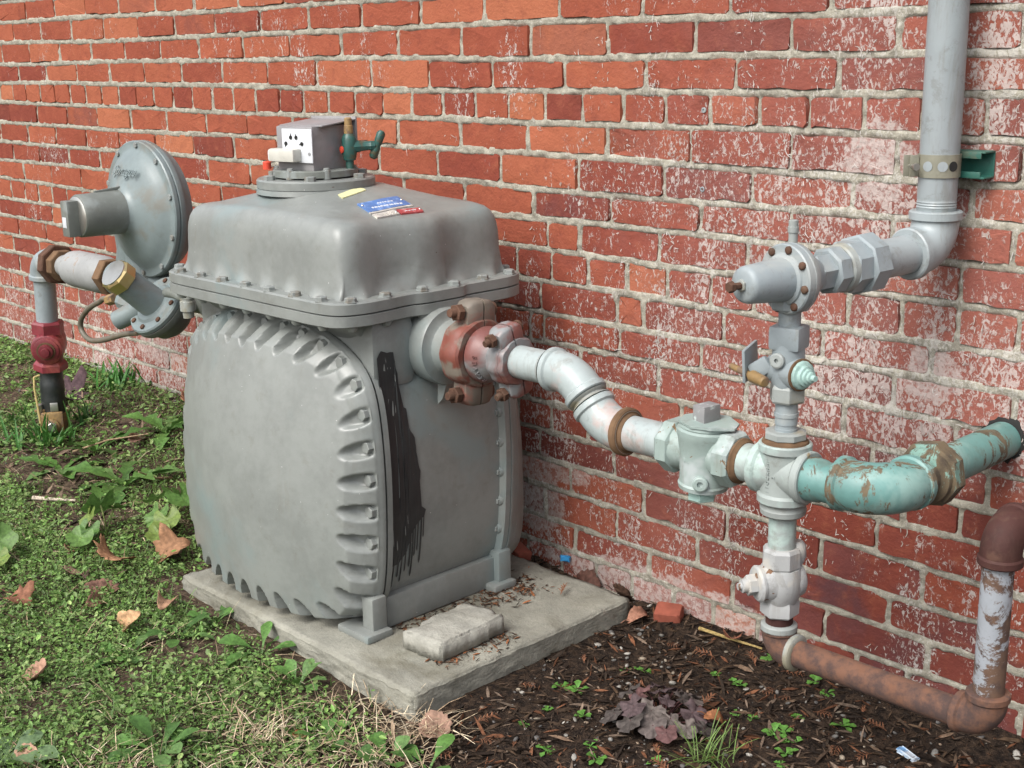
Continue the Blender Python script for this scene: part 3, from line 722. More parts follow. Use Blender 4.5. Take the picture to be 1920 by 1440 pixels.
for t, f in ((0.008, 0.0), (0.016, 0.22), (0.032, 0.40), (0.065, 0.56), (0.125, 0.70), (0.22, 0.82), (0.36, 0.905), (0.56, 0.96), (0.78, 0.985), (1.0, 1.0)):
    rings.append(flat(base_in * (1 - t) + midr * t, 0.735 + (zmid - 0.735) * f))
core = np.stack([0.11 * np.cos(aa), 0.095 * np.sin(aa)], -1)
for t in (0.2, 0.4, 0.6, 0.8, 1.0):
    rings.append(flat(midr * (1 - t) + core * t, zmid * (1 - t) + 0.861 * t))
cp = MB(); loft(cp, rings, cap0=False); cap = cp.build('cap', GREY, meter, 60)
# flange bolts: heads on top, tapped bosses below
bolt_me = {}
bolt_in = plan - nrm2(plan) * 0.0135
front_side = lambda p: True
for i in range(NB):
    p = bolt_in[int(round(i * 360 / NB)) % 360]; x, y = p[0] + XC, p[1] + YC
    if y > YC + 0.10 and x < XC + 0.2: continue
    b = MB(); b.lathe((x, y, 0.6850), (0, 0, 1), [(0, 0.0135), (0.002, 0.0135), (0.0025, 0.0118), (0.008, 0.0115), (0.0098, 0.0085)], 6, a0=rnd.uniform(0, 1)); b.build('bolt', GREYBOLT, meter, 25)
    if y < YC:
        b = MB(); q = plan[int(round(i * 360 / NB)) % 360] - nrm2(plan)[int(round(i * 360 / NB)) % 360] * 0.014
        b.lathe((q[0] + XC, q[1] + YC, 0.642), (0, 0, -1), [(0, 0.012), (0.006, 0.0105), (0.011, 0.007)], 10); b.build('bolt_boss', GREY, meter, 40)

# cover outline in x-z
halfc = [(0.0, 0.622), (0.09, 0.620), (0.17, 0.608), (0.235, 0.585), (0.28, 0.556), (0.308, 0.515), (0.322, 0.45), (0.328, 0.35), (0.325, 0.24), (0.316, 0.15), (0.298, 0.092), (0.258, 0.052), (0.19, 0.035), (0.10, 0.0325), (0.0, 0.032)]
outl = catmull([(x, z) for x, z in halfc] + [(-x, z) for x, z in halfc[-2:0:-1]], 6)
NPK = 34; NS = NPK * 20
outl, OPER = resample(outl, NS)
def nrm_out(P):
    n_ = nrm2(P); c_ = P.mean(0)
    return n_ if ((P - c_) * n_).sum() > 0 else -n_
on_ = nrm_out(outl)
def xz(P, y): return np.stack([P[:, 0] + XC, np.full(len(P), y) if np.isscalar(y) else y, P[:, 1]], -1)
def ins2(P, d):
    Q = P - nrm_out(P) * d
    for _ in range(3): Q = 0.5 * Q + 0.25 * (np.roll(Q, 1, 0) + np.roll(Q, -1, 0))
    return Q
def cover(yf, sgn, name, pockets=True):
    mbc = MB()
    rings = [xz(ins2(outl, 0.003), yf), xz(outl, yf + sgn * 0.0015), xz(outl, yf + sgn * 0.012), xz(ins2(outl, 0.002), yf + sgn * 0.0145)]
    cen = np.array([0.0, 0.330])
    u = np.arange(NS) / NS * NPK; du = np.abs((u + 0.5) % 1 - 0.5) * OPER / NPK
    rad = outl - cen; rl = np.linalg.norm(rad, axis=1)
    perp = np.abs((rad * on_).sum(1))          # distance from the centre to the rim's tangent
    TT = np.r_[np.linspace(0.006, 0.30, 44), np.linspace(0.33, 0.96, 16)]
    for t in TT:
        Q = cen + rad * (1 - t); s_ = t * perp
        q2 = (Q[:, 0] / 0.34) ** 2 + ((Q[:, 1] - 0.24) / 0.45) ** 2
        kb = np.clip((0.25 - outl[:, 1]) / 0.19, 0, 1)
        bulge = 0.030 * (1 - (1 - np.minimum(1.0, s_ / (0.040 - 0.018 * kb))) ** 2.5) + 0.085 * np.maximum(0, 1 - q2) ** 0.9 * np.minimum(1, s_ / (0.04 - 0.022 * kb))
        h = bulge
        if pockets:
            e = np.sqrt((du * (1 - t) / 0.0178) ** 2 + (np.maximum(s_ - 0.010, 0) / 0.046) ** 2)
            fl_ = 0.004 + 0.042 * (s_ / 0.06) ** 1.8
            wgt = 1 - sstep(0.66, 1.0, e)
            h = h * (1 - wgt) + np.minimum(h, fl_) * wgt
        rings.append(xz(Q, yf + sgn * (0.0145 + h)))
    loft(mbc, rings, cap0=False)
    return mbc.build(name, GREY, meter, 55)
YF = -0.524; YR = -0.196
cov = cover(YF, -1, 'front_cover')
cover(YR, 1, 'rear_cover', False)
for i in range(NPK):
    j = (i * 20) % NS; p = outl[j] - on_[j] * 0.0165
    b = MB(); b.prism((p[0] + XC, YF - 0.017, p[1]), (0, -1, 0), 0.0122, 0.014, 6, a0=rnd.uniform(0, 1)); b.build('cover_bolt', GREY, meter, 25)
# casting rims behind the covers
for yy_, sg, nm in ((YF + 0.002, 1, 'front_rim'), (YR - 0.002, -1, 'rear_rim')):
    rm = MB(); loft(rm, [xz(outl[::4], yy_), xz(outl[::4], yy_ + sg * 0.013), xz(ins2(outl, 0.006)[::4], yy_ + sg * 0.017), xz(ins2(outl, 0.016)[::4], yy_ + sg * 0.021)], cap0=False, cap1=False); rm.build(nm, GREY, meter, 40)
# nuts on the inner side of the rear rim
for i in range(NPK):
    j = (i * 20) % NS; p = outl[j] - on_[j] * 0.016
    if p[0] > 0.2 and p[1] < 0.56:
        b = MB(); b.lathe((p[0] + XC, YR - 0.014, p[1]), (0, -1, 0), [(0, 0.0135), (0.006, 0.012), (0.010, 0.010)], 12); bb = b.build('rim_lug', GREY, meter, 40)
        b = MB(); b.prism((p[0] + XC, YR - 0.0235, p[1]), (0, -1, 0), 0.0075, 0.006, 6); b.build('rim_bolt', GREYBOLT, meter, 25)
# case between the covers: lower tub and upper neck that carries the flange
tub = ins2(outl, 0.013)[::4]
tb = MB(); loft(tb, [xz(tub, YF + 0.004), xz(tub, YR - 0.004)], cap0=False, cap1=False); case = tb.build('case', GREY, meter, 50)
neck = inset(plan, 0.040)
def squash(P, k): return P * np.array([1, k])
nk = MB(); loft(nk, [flat(squash(inset(plan, 0.045), 0.70), 0.45), flat(squash(inset(plan, 0.042), 0.74), 0.56), flat(squash(neck, 0.80), 0.61), flat(inset(plan, 0.034), 0.634), flat(inset(plan, 0.026), 0.6405)], cap0=False, cap1=False); nk.build('case_neck', GREY, meter, 50)
fw = MB(); fw.box((XC, YF + 0.055, 0.575), (0.605, 0.105, 0.135), ch=0.02); fw.build('neck_front', GREY, meter, 50)
fw = MB(); fw.box((XC, YR - 0.055, 0.575), (0.605, 0.105, 0.135), ch=0.02); fw.build('neck_rear', GREY, meter, 50)
sk = MB(); sk.box((XC, YC, 0.064), (0.604, 0.31, 0.066), ch=0.006); sk.build('base_beam', GREY, meter, 40)
# feet
for sx in (-1, 1):
    for yy_ in (-0.555, -0.222):
        if sx < 0 and yy_ < -0.5: continue
        ft = MB(); ft.box((XC + sx * 0.283, yy_, 0.0375), (0.096, 0.062, 0.015), ch=0.004); fo = ft.build('foot', GREY, meter, 40)
        ft = MB(); ft.box((XC + sx * 0.300, yy_ + 0.012, 0.076), (0.034, 0.036, 0.068), ch=0.005); ft.build('foot_web', GREY, fo, 40)
# outlet and inlet nozzles
ZN = 0.576; YN = -0.362
for sx in (1, -1):
    nz_ = MB(); nz_.lathe((XC, YN, ZN), (sx, 0, 0), [(0.24, 0.066), (0.275, 0.070), (0.298, 0.073), (0.334, 0.0755), (0.340, 0.073), (0.342, 0.060), (0.346, 0.0545), (0.360, 0.052), (0.392, 0.051), (0.394, 0.049)], 40)
    nzo = nz_.build('outlet_nozzle' if sx > 0 else 'inlet_nozzle', GREY, meter, 35)
# rib under the nozzle boss
rb = MB(); rb.poly_extrude([(2.730, -0.372, 0.512), (2.752, -0.366, 0.508), (2.742, -0.372, 0.472), (2.734, -0.378, 0.46)], (0, 0.014, 0)); rb.build('rib', GREY, meter, 30)
# black paint run on the side
PX = XC + 0.2945
pd = MB()
main = [(-0.515, 0.573), (-0.504, 0.586), (-0.474, 0.578), (-0.470, 0.553), (-0.468, 0.522), (-0.461, 0.501), (-0.466, 0.473), (-0.453, 0.465), (-0.456, 0.434), (-0.440, 0.407), (-0.438, 0.377), (-0.430, 0.338), (-0.434, 0.306), (-0.446, 0.267), (-0.430, 0.264), (-0.42, 0.256), (-0.423, 0.243), (-0.444, 0.23), (-0.456, 0.206), (-0.467, 0.176), (-0.485, 0.159), (-0.501, 0.158), (-0.508, 0.168), (-0.508, 0.249), (-0.506, 0.339), (-0.508, 0.392), (-0.507, 0.444), (-0.508, 0.487), (-0.510, 0.534), (-0.512, 0.556)]
# ragged outline
rag = []
for i, (y_, z_) in enumerate(main):
    y2, z2 = main[(i + 1) % len(main)]; n_ = max(1, int(math.hypot(y2 - y_, z2 - z_) / 0.007))
    for k in range(n_):
        t = k / n_; rag.append((y_ + (y2 - y_) * t + rnd.gauss(0, 0.0009), z_ + (z2 - z_) * t + rnd.gauss(0, 0.0009)))
tr_ = sorted(tub[tub[:, 0] > 0.26].tolist(), key=lambda q: q[1])
def side_x(z): return XC + max(0.3025 if z > 0.50 else 0, float(np.interp(z, [q[1] for q in tr_], [q[0] for q in tr_]))) + 0.0022
pbm = bmesh.new()
pv = [pbm.verts.new((0, y_, z_)) for y_, z_ in rag]; pbm.faces.new(pv)
for (y0_, z0_, y1_, z1_) in [(-0.505, 0.175, -0.507, 0.122), (-0.496, 0.175, -0.498, 0.108), (-0.485, 0.175, -0.487, 0.131), (-0.476, 0.185, -0.479, 0.118), (-0.467, 0.197, -0.469, 0.138), (-0.456, 0.225, -0.459, 0.145), (-0.444, 0.242, -0.447, 0.165), (-0.429, 0.252, -0.433, 0.146), (-0.437, 0.25, -0.440, 0.175), (-0.450, 0.23, -0.453, 0.122), (-0.423, 0.25, -0.425, 0.20)]:
    hw = rnd.uniform(0.0011, 0.0021); q = []
    for t in (0, 0.35, 0.7, 0.93, 1.0): q.append((y0_ + (y1_ - y0_) * t, z0_ + (z1_ - z0_) * t, hw * (1.25 if t == 0.93 else (0.4 if t == 1 else 1 - 0.2 * t))))
    pbm.faces.new([pbm.verts.new((0.0002, a_ - h_, b_)) for a_, b_, h_ in q] + [pbm.verts.new((0.0002, a_ + h_, b_)) for a_, b_, h_ in reversed(q)])
bmesh.ops.triangulate(pbm, faces=pbm.faces[:], ngon_method='EAR_CLIP')
bmesh.ops.subdivide_edges(pbm, edges=[e for e in pbm.edges if e.calc_length() > 0.05], cuts=3)
for i, v in enumerate(pbm.verts): pd.v.append((side_x(v.co.z) + v.co.x, v.co.y, v.co.z))
pbm.verts.index_update()
for f in pbm.faces: pd.f.append(tuple(v.index for v in f.verts))
pbm.free()
for (y_, z0_, z1_, hw_) in ((-0.498, 0.535, 0.560, 0.0022), (-0.490, 0.520, 0.553, 0.0014), (-0.4835, 0.535, 0.552, 0.001), (-0.492, 0.470, 0.492, 0.0018), (-0.484, 0.455, 0.487, 0.0022), (-0.478, 0.462, 0.478, 0.001), (-0.502, 0.30, 0.33, 0.001), (-0.500, 0.20, 0.235, 0.0012), (-0.47, 0.215, 0.235, 0.001), (-0.49, 0.19, 0.21, 0.0014)):
    q = MB(); xx = side_x((z0_ + z1_) / 2) + 0.0008
    q.v = [(xx, y_ - hw_ * a_, z0_ + (z1_ - z0_) * t_) for t_, a_ in ((0, 0.2), (0.2, 0.9), (0.6, 1.0), (1, 0.3))] + [(xx, y_ + hw_ * a_, z0_ + (z1_ - z0_) * t_) for t_, a_ in ((1, 0.3), (0.6, 0.8), (0.2, 1.0), (0, 0.2))]
    q.f = [tuple(range(8))]; q.build('bare_streak', GREY, meter, smooth=False)
pdo = pd.build('paint_run', BP, meter, smooth=False); pdo['label'] = 'run of dripping black paint down the side'

# --- top plate and index
DX, DY = 2.385, -0.385
tp = MB(); tp.lathe((DX, DY, 0.850), (0, 0, 1), [(0, 0.122), (0.010, 0.120), (0.011, 0.117), (0.0115, 0.120), (0.026, 0.120), (0.029, 0.117), (0.029, 0.02)], 56); tpo = tp.build('top_plate', GREY, meter, 30)
t2 = MB(); t2.lathe((DX, DY, 0.8825), (0, 0, 1), [(0, 0.086), (0.012, 0.086), (0.014, 0.083), (0.014, 0.02)], 48); t2.build('index_plate', DARKGREY, meter, 30)
for a_ in (20, 80, 140, 200, 262, 318):
    b = MB(); b.prism((DX + 0.104 * math.cos(R(a_)), DY + 0.104 * math.sin(R(a_)), 0.878), (0, 0, 1), 0.0115, 0.010, 6); b.build('plate_bolt', GREYBOLT, tpo, 25)
for a_ in (-75, -20, 40, 100, 170, 225):
    b = MB(); b.lathe((DX + 0.079 * math.cos(R(a_)), DY + 0.079 * math.sin(R(a_)), 0.880), (0, 0, 1), [(0, 0.0088), (0.017, 0.0088), (0.0175, 0.0065), (0.021, 0.006), (0.022, 0.004)], 12); b.build('stud', GREYBOLT, tpo, 30)
ix = MB(); ix.box((DX, DY + 0.000, 0.939), (0.100, 0.112, 0.088), Matrix.Rotation(R(10), 3, 'Z'), ch=0.004); ixo = ix.build('index_box', INDEX, meter, 30)
RT_ = Matrix.Rotation(R(10), 3, 'Z')
def ixp(x, y, z): return Vector((DX, DY, 0)) + RT_ @ Vector((x, y, 0)) + Vector((0, 0, z))
p_ = MB(); p_.box(ixp(0.012, -0.0595, 0.945), (0.082, 0.003, 0.066), RT_, ch=0.001); face = p_.build('dial_face', WHITEPL, ixo, 30)
for (a_, b_, an) in ((-0.018, 0.949, 200), (-0.004, 0.961, 10), (0.011, 0.961, -12), (0.026, 0.949, -100)):
    d_ = MB(); d_.lathe(ixp(a_, -0.0612, b_), RT_ @ Vector((0, -1, 0)), [(0, 0.0042), (0.0012, 0.004)], 12)
    e_ = Vector((math.sin(R(an)), 0, math.cos(R(an)))); pp = ixp(a_, -0.0618, b_); sd = Vector((e_.z, 0, -e_.x)) * 0.0018
    d_.poly_extrude([pp + RT_ @ sd, pp - RT_ @ sd, pp + RT_ @ (e_ * 0.009)], RT_ @ Vector((0, -0.0006, 0))); d_.build('dial_hand', DARK, face, 30)
d_ = MB(); d_.lathe(ixp(0.045, -0.0612, 0.930), RT_ @ Vector((0, -1, 0)), [(0, 0.0034), (0.0012, 0.003)], 12); d_.build('screw', LEADGREY, face, 30)
p_ = MB(); p_.box(ixp(-0.012, -0.072, 0.927), (0.070, 0.026, 0.026), RT_, ch=0.005); win = p_.build('counter_window', IVORY, ixo, 40)
p_ = MB(); p_.box(ixp(-0.044, -0.070, 0.926), (0.016, 0.024, 0.024), RT_, ch=0.005); p_.build('window_cap', WHITEPL, win, 40)
p_ = MB(); p_.box(ixp(0.0, 0.060, 0.962), (0.125, 0.004, 0.070), RT_, ch=0.001); p_.build('back_plate', INDEX, ixo, 30)
p_ = MB(); p_.box(ixp(0.003, 0.010, 0.987), (0.118, 0.10, 0.003), Matrix.Rotation(R(10), 3, 'Z') @ Matrix.Rotation(R(5), 3, 'X'), ch=0.001); p_.build('box_lid', INDEX, ixo, 30)
p_ = MB(); p_.lathe((DX - 0.062, DY - 0.075, 0.896), (0, 0, 1), [(0, 0.0085), (0.014, 0.0085), (0.016, 0.006)], 14); p_.build('red_plug', REDPL, meter, 30)
# small green valve beside the index
gv = Vector((2.452, -0.348, 0.892))
g_ = MB(); g_.lathe(gv, (0, 0, 1), [(0, 0.0085), (0.02, 0.008), (0.021, 0.0125), (0.028, 0.014), (0.034, 0.015), (0.062, 0.015), (0.068, 0.0125), (0.074, 0.0085)], 18); gvo = g_.build('test_valve', GREENV, meter, 35)
g_ = MB(); g_.lathe(gv + Vector((0, 0, 0.073)), (0, 0, 1), [(0, 0.009), (0.004, 0.0095), (0.016, 0.009), (0.017, 0.0075), (0.030, 0.0075), (0.032, 0.005)], 14); g_.build('valve_outlet', BRASSOLD, gvo, 30)
dv = Vector((0.55, 0.83, 0.02)).normalized()
g_ = MB(); g_.lathe(gv + Vector((0, 0, 0.047)), dv, [(0.008, 0.013), (0.02, 0.0115), (0.024, 0.010), (0.040, 0.0085), (0.043, 0.010), (0.052, 0.009)], 8); g_.build('valve_bonnet', GREENV, gvo, 30)
hc = gv + Vector((0, 0, 0.047)) + dv * 0.056; hv = Vector((0.30, 0.22, 0.93)).normalized(); sv_ = dv.cross(hv)
g_ = MB(); g_.sweep([(hc - hv * 0.028, hv, 0.005), (hc - hv * 0.024, hv, 0.009), (hc - hv * 0.006, hv, 0.0085), (hc, hv, 0.007), (hc + hv * 0.006, hv, 0.0085), (hc + hv * 0.026, hv, 0.009), (hc + hv * 0.031, hv, 0.005)], 12); g_.build('valve_handle', GREENV, gvo, 50)
g_ = MB(); g_.lathe(gv + Vector((-0.004, -0.0145, 0.042)), (-0.2, -1, 0), [(0, 0.007), (0.003, 0.007), (0.004, 0.004)], 14); g_.build('red_cap', REDPL, gvo, 30)

# --- plates and sticker on the sloping top of the cap: cut to follow the surface
from mathutils.bvhtree import BVHTree
def bvh_of(o):
    bm = bmesh.new(); bm.from_mesh(o.data); bm.transform(Matrix.Translation(ORI[o.name])); t = BVHTree.FromBMesh(bm); bm.free(); return t
capt = bvh_of(cap)
def plate(name, corners, mat, th=0.002, n=6, off=0.0012):
    """corners in plan (x,y) order around; draped on the cap"""
    a, b, c_, d_ = [Vector((*q, 0)) for q in corners]; mbp = MB(); top = []
    for i in range(n + 1):
        for j in range(n + 1):
            s_, t_ = i / n, j / n; q = (a * (1 - s_) + b * s_) * (1 - t_) + (d_ * (1 - s_) + c_ * s_) * t_
            hit = capt.ray_cast(Vector((q.x, q.y, 1.2)), Vector((0, 0, -1)))
            mbp.v.append((q.x, q.y, (hit[0].z if hit[0] else 0.8) + off + th))
    N1 = (n + 1) ** 2
    for p in list(mbp.v): mbp.v.append((p[0], p[1], p[2] - th - off * 0.9))
    for i in range(n):
        for j in range(n):
            q = [i * (n + 1) + j, i * (n + 1) + j + 1, (i + 1) * (n + 1) + j + 1, (i + 1) * (n + 1) + j]
            mbp.f.append(tuple(q)); mbp.f.append(tuple(N1 + k for k in reversed(q)))
    edge_ = [j for j in range(n + 1)] + [i * (n + 1) + n for i in range(1, n + 1)] + [n * (n + 1) + j for j in range(n - 1, -1, -1)] + [i * (n + 1) for i in range(n - 1, 0, -1)]
    for k in range(len(edge_)):
        p, q = edge_[k], edge_[(k + 1) % len(edge_)]; mbp.f.append((p, q, q + N1, p + N1))
    return mbp.build(name, mat, meter, 40)
def cp_(x, y):
    h = capt.ray_cast(Vector((x, y, 1.2)), Vector((0, 0, -1)))[0]; return Vector((x, y, h.z if h else 0.8))
# local frame of the plates in plan: e1 towards the wall along the long side, e2 towards the outlet end
def plate_rect(o, L, W, an):
    e1 = Vector((math.cos(an), math.sin(an))); e2 = Vector((math.sin(an), -math.cos(an))); o = Vector(o)
    return [tuple(o), tuple(o + e1 * L), tuple(o + e1 * L + e2 * W), tuple(o + e2 * W)], e1, e2, o
blue = plate('blue_nameplate', [(2.590, -0.440), (2.582, -0.335), (2.624, -0.335), (2.632, -0.443)], BLUEPL)
plate('nameplate_border', [(2.631, -0.444), (2.623, -0.334), (2.629, -0.334), (2.637, -0.445)], TAGGREY, off=0.0004)
plate('metal_tag', [(2.643, -0.446), (2.638, -0.388), (2.657, -0.391), (2.663, -0.450)], TAGGREY)
plate('red_tag', [(2.639, -0.384), (2.643, -0.328), (2.661, -0.335), (2.658, -0.388)], REDTAG)
plate('yellow_sticker', [(2.528, -0.438), (2.515, -0.372), (2.536, -0.376), (2.550, -0.444)], YELLOW, th=0.0008)
# worn, no longer legible print on the plates: short raised strokes
for (r0, r1, x_, wd, mt) in ((-0.425, -0.352, 2.617, 0.005, WHITEPL), (-0.40, -0.36, 2.602, 0.003, WHITEPL), (-0.44, -0.40, 2.648, 0.0025, IVORY), (-0.435, -0.40, 2.655, 0.002, IVORY), (-0.372, -0.345, 2.651, 0.002, WHITEPL)):
    y_ = r0
    while y_ < r1:
        l_ = rnd.uniform(0.003, 0.006); plate('print_mark', [(x_ - wd / 2, y_), (x_ - wd / 2, y_ + l_), (x_ + wd / 2, y_ + l_ * 0.8), (x_ + wd / 2, y_)], mt, th=0.0006, n=1, off=0.0034); y_ += l_ + rnd.uniform(0.0015, 0.003)
for (x_, y_) in ((2.602, -0.437), (2.600, -0.339), (2.649, -0.393), (2.649, -0.334)):
    q = MB(); c_ = cp_(x_, y_); q.lathe(c_ + Vector((0, 0, 0.002)), (0.2, 0, 1), [(0, 0.003), (0.002, 0.0028), (0.003, 0.0015)], 8); q.build('rivet', STEEL, meter, 50)

# ================================================================== couplings at the meter outlet
def rotx(a): return Matrix.Rotation(a, 3, 'X')
def coupling(name, label, xc, wd, ri, ro, lug, lw, tilt, mat, lugmat, boltmat, boltr, group):
    """two-bolt grooved pipe coupling around the x axis; its halves meet at lugs above and below"""
    t = thing(name, label, 'pipe coupling', (xc, YN, ZN - ro - lug), group)
    Rm = rotx(tilt); c0 = Vector((xc, YN, ZN))
    for sy, nm in ((-1, 'front_half'), (1, 'back_half')):
        h = MB(); n = 22; prev = None
        for k in range(n + 1):
            a = math.pi * k / n; ca, sa = math.cos(a), math.sin(a)
            rr = ro + (0.0016 * math.sin(a * 9) if 2 < k < n - 2 else 0)
            prof = [(-wd / 2, ri), (-wd / 2, rr * 0.94), (-wd / 2 + 0.004, rr), (-wd / 2 + 0.010, rr), (-wd / 4, rr * 1.03), (wd / 4, rr * 1.03), (wd / 2 - 0.010, rr), (wd / 2 - 0.004, rr), (wd / 2, rr * 0.94), (wd / 2, ri)]
            cur = []
            for (x_, r_) in prof:
                cur.append(len(h.v)); h.v.append(tuple(c0 + Rm @ Vector((x_, sy * (r_ * sa + 0.0015), r_ * ca))))
            if prev: h.bridge(prev, cur)
            else: h.f.append(tuple(cur))
            prev = cur
        h.f.append(tuple(prev)); ho = h.build(nm, mat, t, 40)
        for sz in (1, -1):
            l = MB()
            # rounded lug built as a tapering lofted block
            secs = []
            for (dy, k) in ((0.002, 1.0), (lw * 0.35, 1.0), (lw * 0.7, 0.93), (lw * 0.95, 0.72)):
                hz = (lug + ro * 0.30) / 2 * k; hx = wd * 0.46 * k; zc = ro * 0.86 + lug * 0.45 - (1 - k) * 0.012
                ring = []
                for q in range(14):
                    a = 2 * math.pi * q / 14; cx_, cz_ = math.cos(a), math.sin(a)
                    ex = 0.38
                    ring.append(c0 + Rm @ Vector((hx * math.copysign(abs(cx_) ** ex, cx_), sy * dy, sz * (zc + hz * math.copysign(abs(cz_) ** ex, cz_)))))
                secs.append(np.array([tuple(p) for p in ring]))
            loft(l, secs); l.build('lug', lugmat, ho, 45)
    for sz in (1, -1):
        zc = ro * 0.9 + lug * 0.52
        b = MB(); b.lathe(c0 + Rm @ Vector((0, -lw - boltr * 3.4, sz * zc)), Rm @ Vector((0, 1, 0)), [(0, boltr * 0.85), (0.002, boltr), (lw + 0.01, boltr)], 14); bo = b.build('bolt', boltmat, t, 35)
        b = MB(); b.prism(c0 + Rm @ Vector((0, -lw - boltr * 1.9, sz * zc)), Rm @ Vector((0, 1, 0)), boltr * 1.9, boltr * 1.7, 6, a0=0.3); b.build('nut', boltmat, bo, 25)
        b = MB(); b.lathe(c0 + Rm @ Vector((0, lw - 0.002, sz * zc)), Rm @ Vector((0, 1, 0)), [(0, boltr * 1.8), (boltr, boltr * 1.7), (boltr * 1.5, boltr)], 14); b.build('bolt_head', boltmat, bo, 35)
    return t
c1 = coupling('pipe_coupling', 'bulky worn red coupling with rusty bolts clamped on the meter outlet nozzle', 2.826, 0.052, 0.050, 0.0655, 0.036, 0.036, R(-4), REDOX, LUGMAT, RUST, 0.0085, 'outlet couplings')
c2 = coupling('pipe_coupling', 'smaller silver and red coupling holding the reducer to the outlet pipe', 2.925, 0.044, 0.030, 0.0440, 0.027, 0.030, R(14), REDUC, LUGSIL, RUST, 0.0068, 'outlet couplings')
t = thing('pipe_reducer', 'short silver and dark red reducer between the two bolted couplings', 'pipe fitting', (2.87, YN, ZN - 0.055))
h = MB(); h.lathe((2.805, YN, ZN), (1, 0, 0), [(0, 0.045), (0.046, 0.046), (0.050, 0.0525), (0.058, 0.0535), (0.066, 0.052), (0.080, 0.045), (0.093, 0.0365), (0.100, 0.0325), (0.118, 0.0305), (0.13, 0.0305)], 40); h.build('reducer_body', REDUC, t, 40)
# raised letters around the front of the reducer
for i, ch in enumerate('REAVES'):
    a = R(148 - i * 13.0); r_ = 0.0492
    n_ = Vector((0.62, math.cos(a) * 0.78 * -1 if False else -math.sin(a) * 0.78, math.cos(a) * 0.78)); n_ = Vector((0.55, -math.sin(a) * 0.83, math.cos(a) * 0.83))
    tx = Vector((0, -math.cos(a), -math.sin(a)))
    text_mesh('letter', ch, 0.012, (2.8795, YN - math.sin(a) * r_, ZN + math.cos(a) * r_), -tx, Vector((-0.83, -math.sin(a) * 0.55, math.cos(a) * 0.55)), REDUC, t, 0.0012)

# ================================================================== outlet offset
YO = -0.362; ZR = 0.495
t = thing('offset_pipe', 'silver painted pipe with two bends stepping down from the meter outlet', 'pipe', (3.1, YO, 0.45))
B1 = Vector((3.078, YO, ZN)); B2 = Vector((3.160, YO, ZR)); dd = (B2 - B1).normalized(); ex_ = Vector((1, 0, 0))
p = MB(); p.lathe((2.90, YO, ZN), ex_, [(0, 0.0302), (0.148, 0.0302)], 28); p.build('nipple', SILVER, t)
p = MB(); p.elbow(B1, -ex_, dd, 0.085, 0.0355, 0.0395, 0.011, 0.004, 28); p.build('elbow', SILVER, t, 30)
p = MB(); p.lathe(B1, dd, [(0.045, 0.0302), (0.075, 0.0302)], 28); p.build('nipple', SILVER, t)
p = MB(); p.elbow(B2, -dd, ex_, 0.085, 0.0355, 0.0395, 0.011, 0.004, 28); p.build('elbow', SILVER, t, 30)
for c_, d_, l_ in ((B1, -ex_, 0.052), (B1, dd, 0.052), (B2, -dd, 0.052)):
    p = MB(); p.lathe(c_ + d_ * l_, d_, [(0, 0.0375), (0.002, 0.036), (0.004, 0.0315), (0.010, 0.0306)], 28); p.build('thread_ring', OLDGREY, t, 30)
p = MB(); p.lathe(B2 + ex_ * 0.0345, ex_, [(0, 0.0385), (0.003, 0.0415), (0.012, 0.0415), (0.015, 0.039), (0.016, 0.0335), (0.022, 0.0312)], 28); p.build('rust_ring', RUSTRING, t, 30)
p = MB(); p.lathe(B2, ex_, [(0.04, 0.0302), (0.150, 0.0302)], 28); p.build('nipple', SILVER, t)

# ================================================================== pale green plug valve
VX = 3.366
t = thing('plug_valve', 'pale green plug valve with flaking paint on the horizontal pipe', 'valve', (VX, YO, 0.40))
p = MB(); p.lathe((VX, YO, 0.434), (0.05, 0, 1), [(0, 0.030), (0.002, 0.040), (0.009, 0.0415), (0.012, 0.0390), (0.030, 0.0395), (0.065, 0.0425), (0.085, 0.045), (0.092, 0.0475), (0.101, 0.0475), (0.104, 0.044)], 32); vb = p.build('body', MINT, t, 40)
p = MB(); p.lathe((VX, YO, ZR), (1, 0, 0), [(-0.062, 0.036), (-0.045, 0.040), (-0.03, 0.034), (0, 0.030), (0.03, 0.034), (0.045, 0.040), (0.062, 0.036)], 28); p.build('body_port', MINT, t, 50)
for sx in (-1, 1):
    p = MB(); p.lathe((VX + sx * 0.040, YO, ZR), (sx, 0, 0), [(0, 0.036), (0.006, 0.0455), (0.026, 0.0455), (0.032, 0.041), (0.033, 0.031)], 8, a0=R(22.5)); p.build('hex_end', MINT, t, 25)
p = MB(); p.lathe((VX + 0.004, YO, 0.5365), (0.05, 0, 1), [(0, 0.041), (0.003, 0.0435), (0.007, 0.0425), (0.0085, 0.034), (0.0095, 0.02)], 30); top = p.build('top_cover', MINT, t, 40)
p = MB(); p.poly_extrude([(VX + 0.008, YO - 0.046, 0.5445), (VX + 0.040, YO - 0.034, 0.5440), (VX + 0.062, YO - 0.004, 0.5415), (VX + 0.052, YO + 0.022, 0.5430), (VX + 0.02, YO + 0.038, 0.5465), (VX - 0.02, YO + 0.03, 0.5480), (VX - 0.036, YO - 0.004, 0.5480), (VX - 0.026, YO - 0.034, 0.5470)], (0, 0, 0.0032)); p.build('lock_tab', MINT, t, 30)
p = MB(); p.box((VX + 0.004, YO, 0.5600), (0.026, 0.036, 0.028), Matrix.Rotation(R(-8), 3, 'Z'), ch=0.002); p.build('square_head', LEADGREY, t, 30)
p = MB(); p.lathe((VX - 0.002, YO, 0.4345), (0, 0, -1), [(0, 0.030), (0.003, 0.026), (0.006, 0.0255)], 24); p.build('bottom_washer', COPPER_PATINA, t, 30)
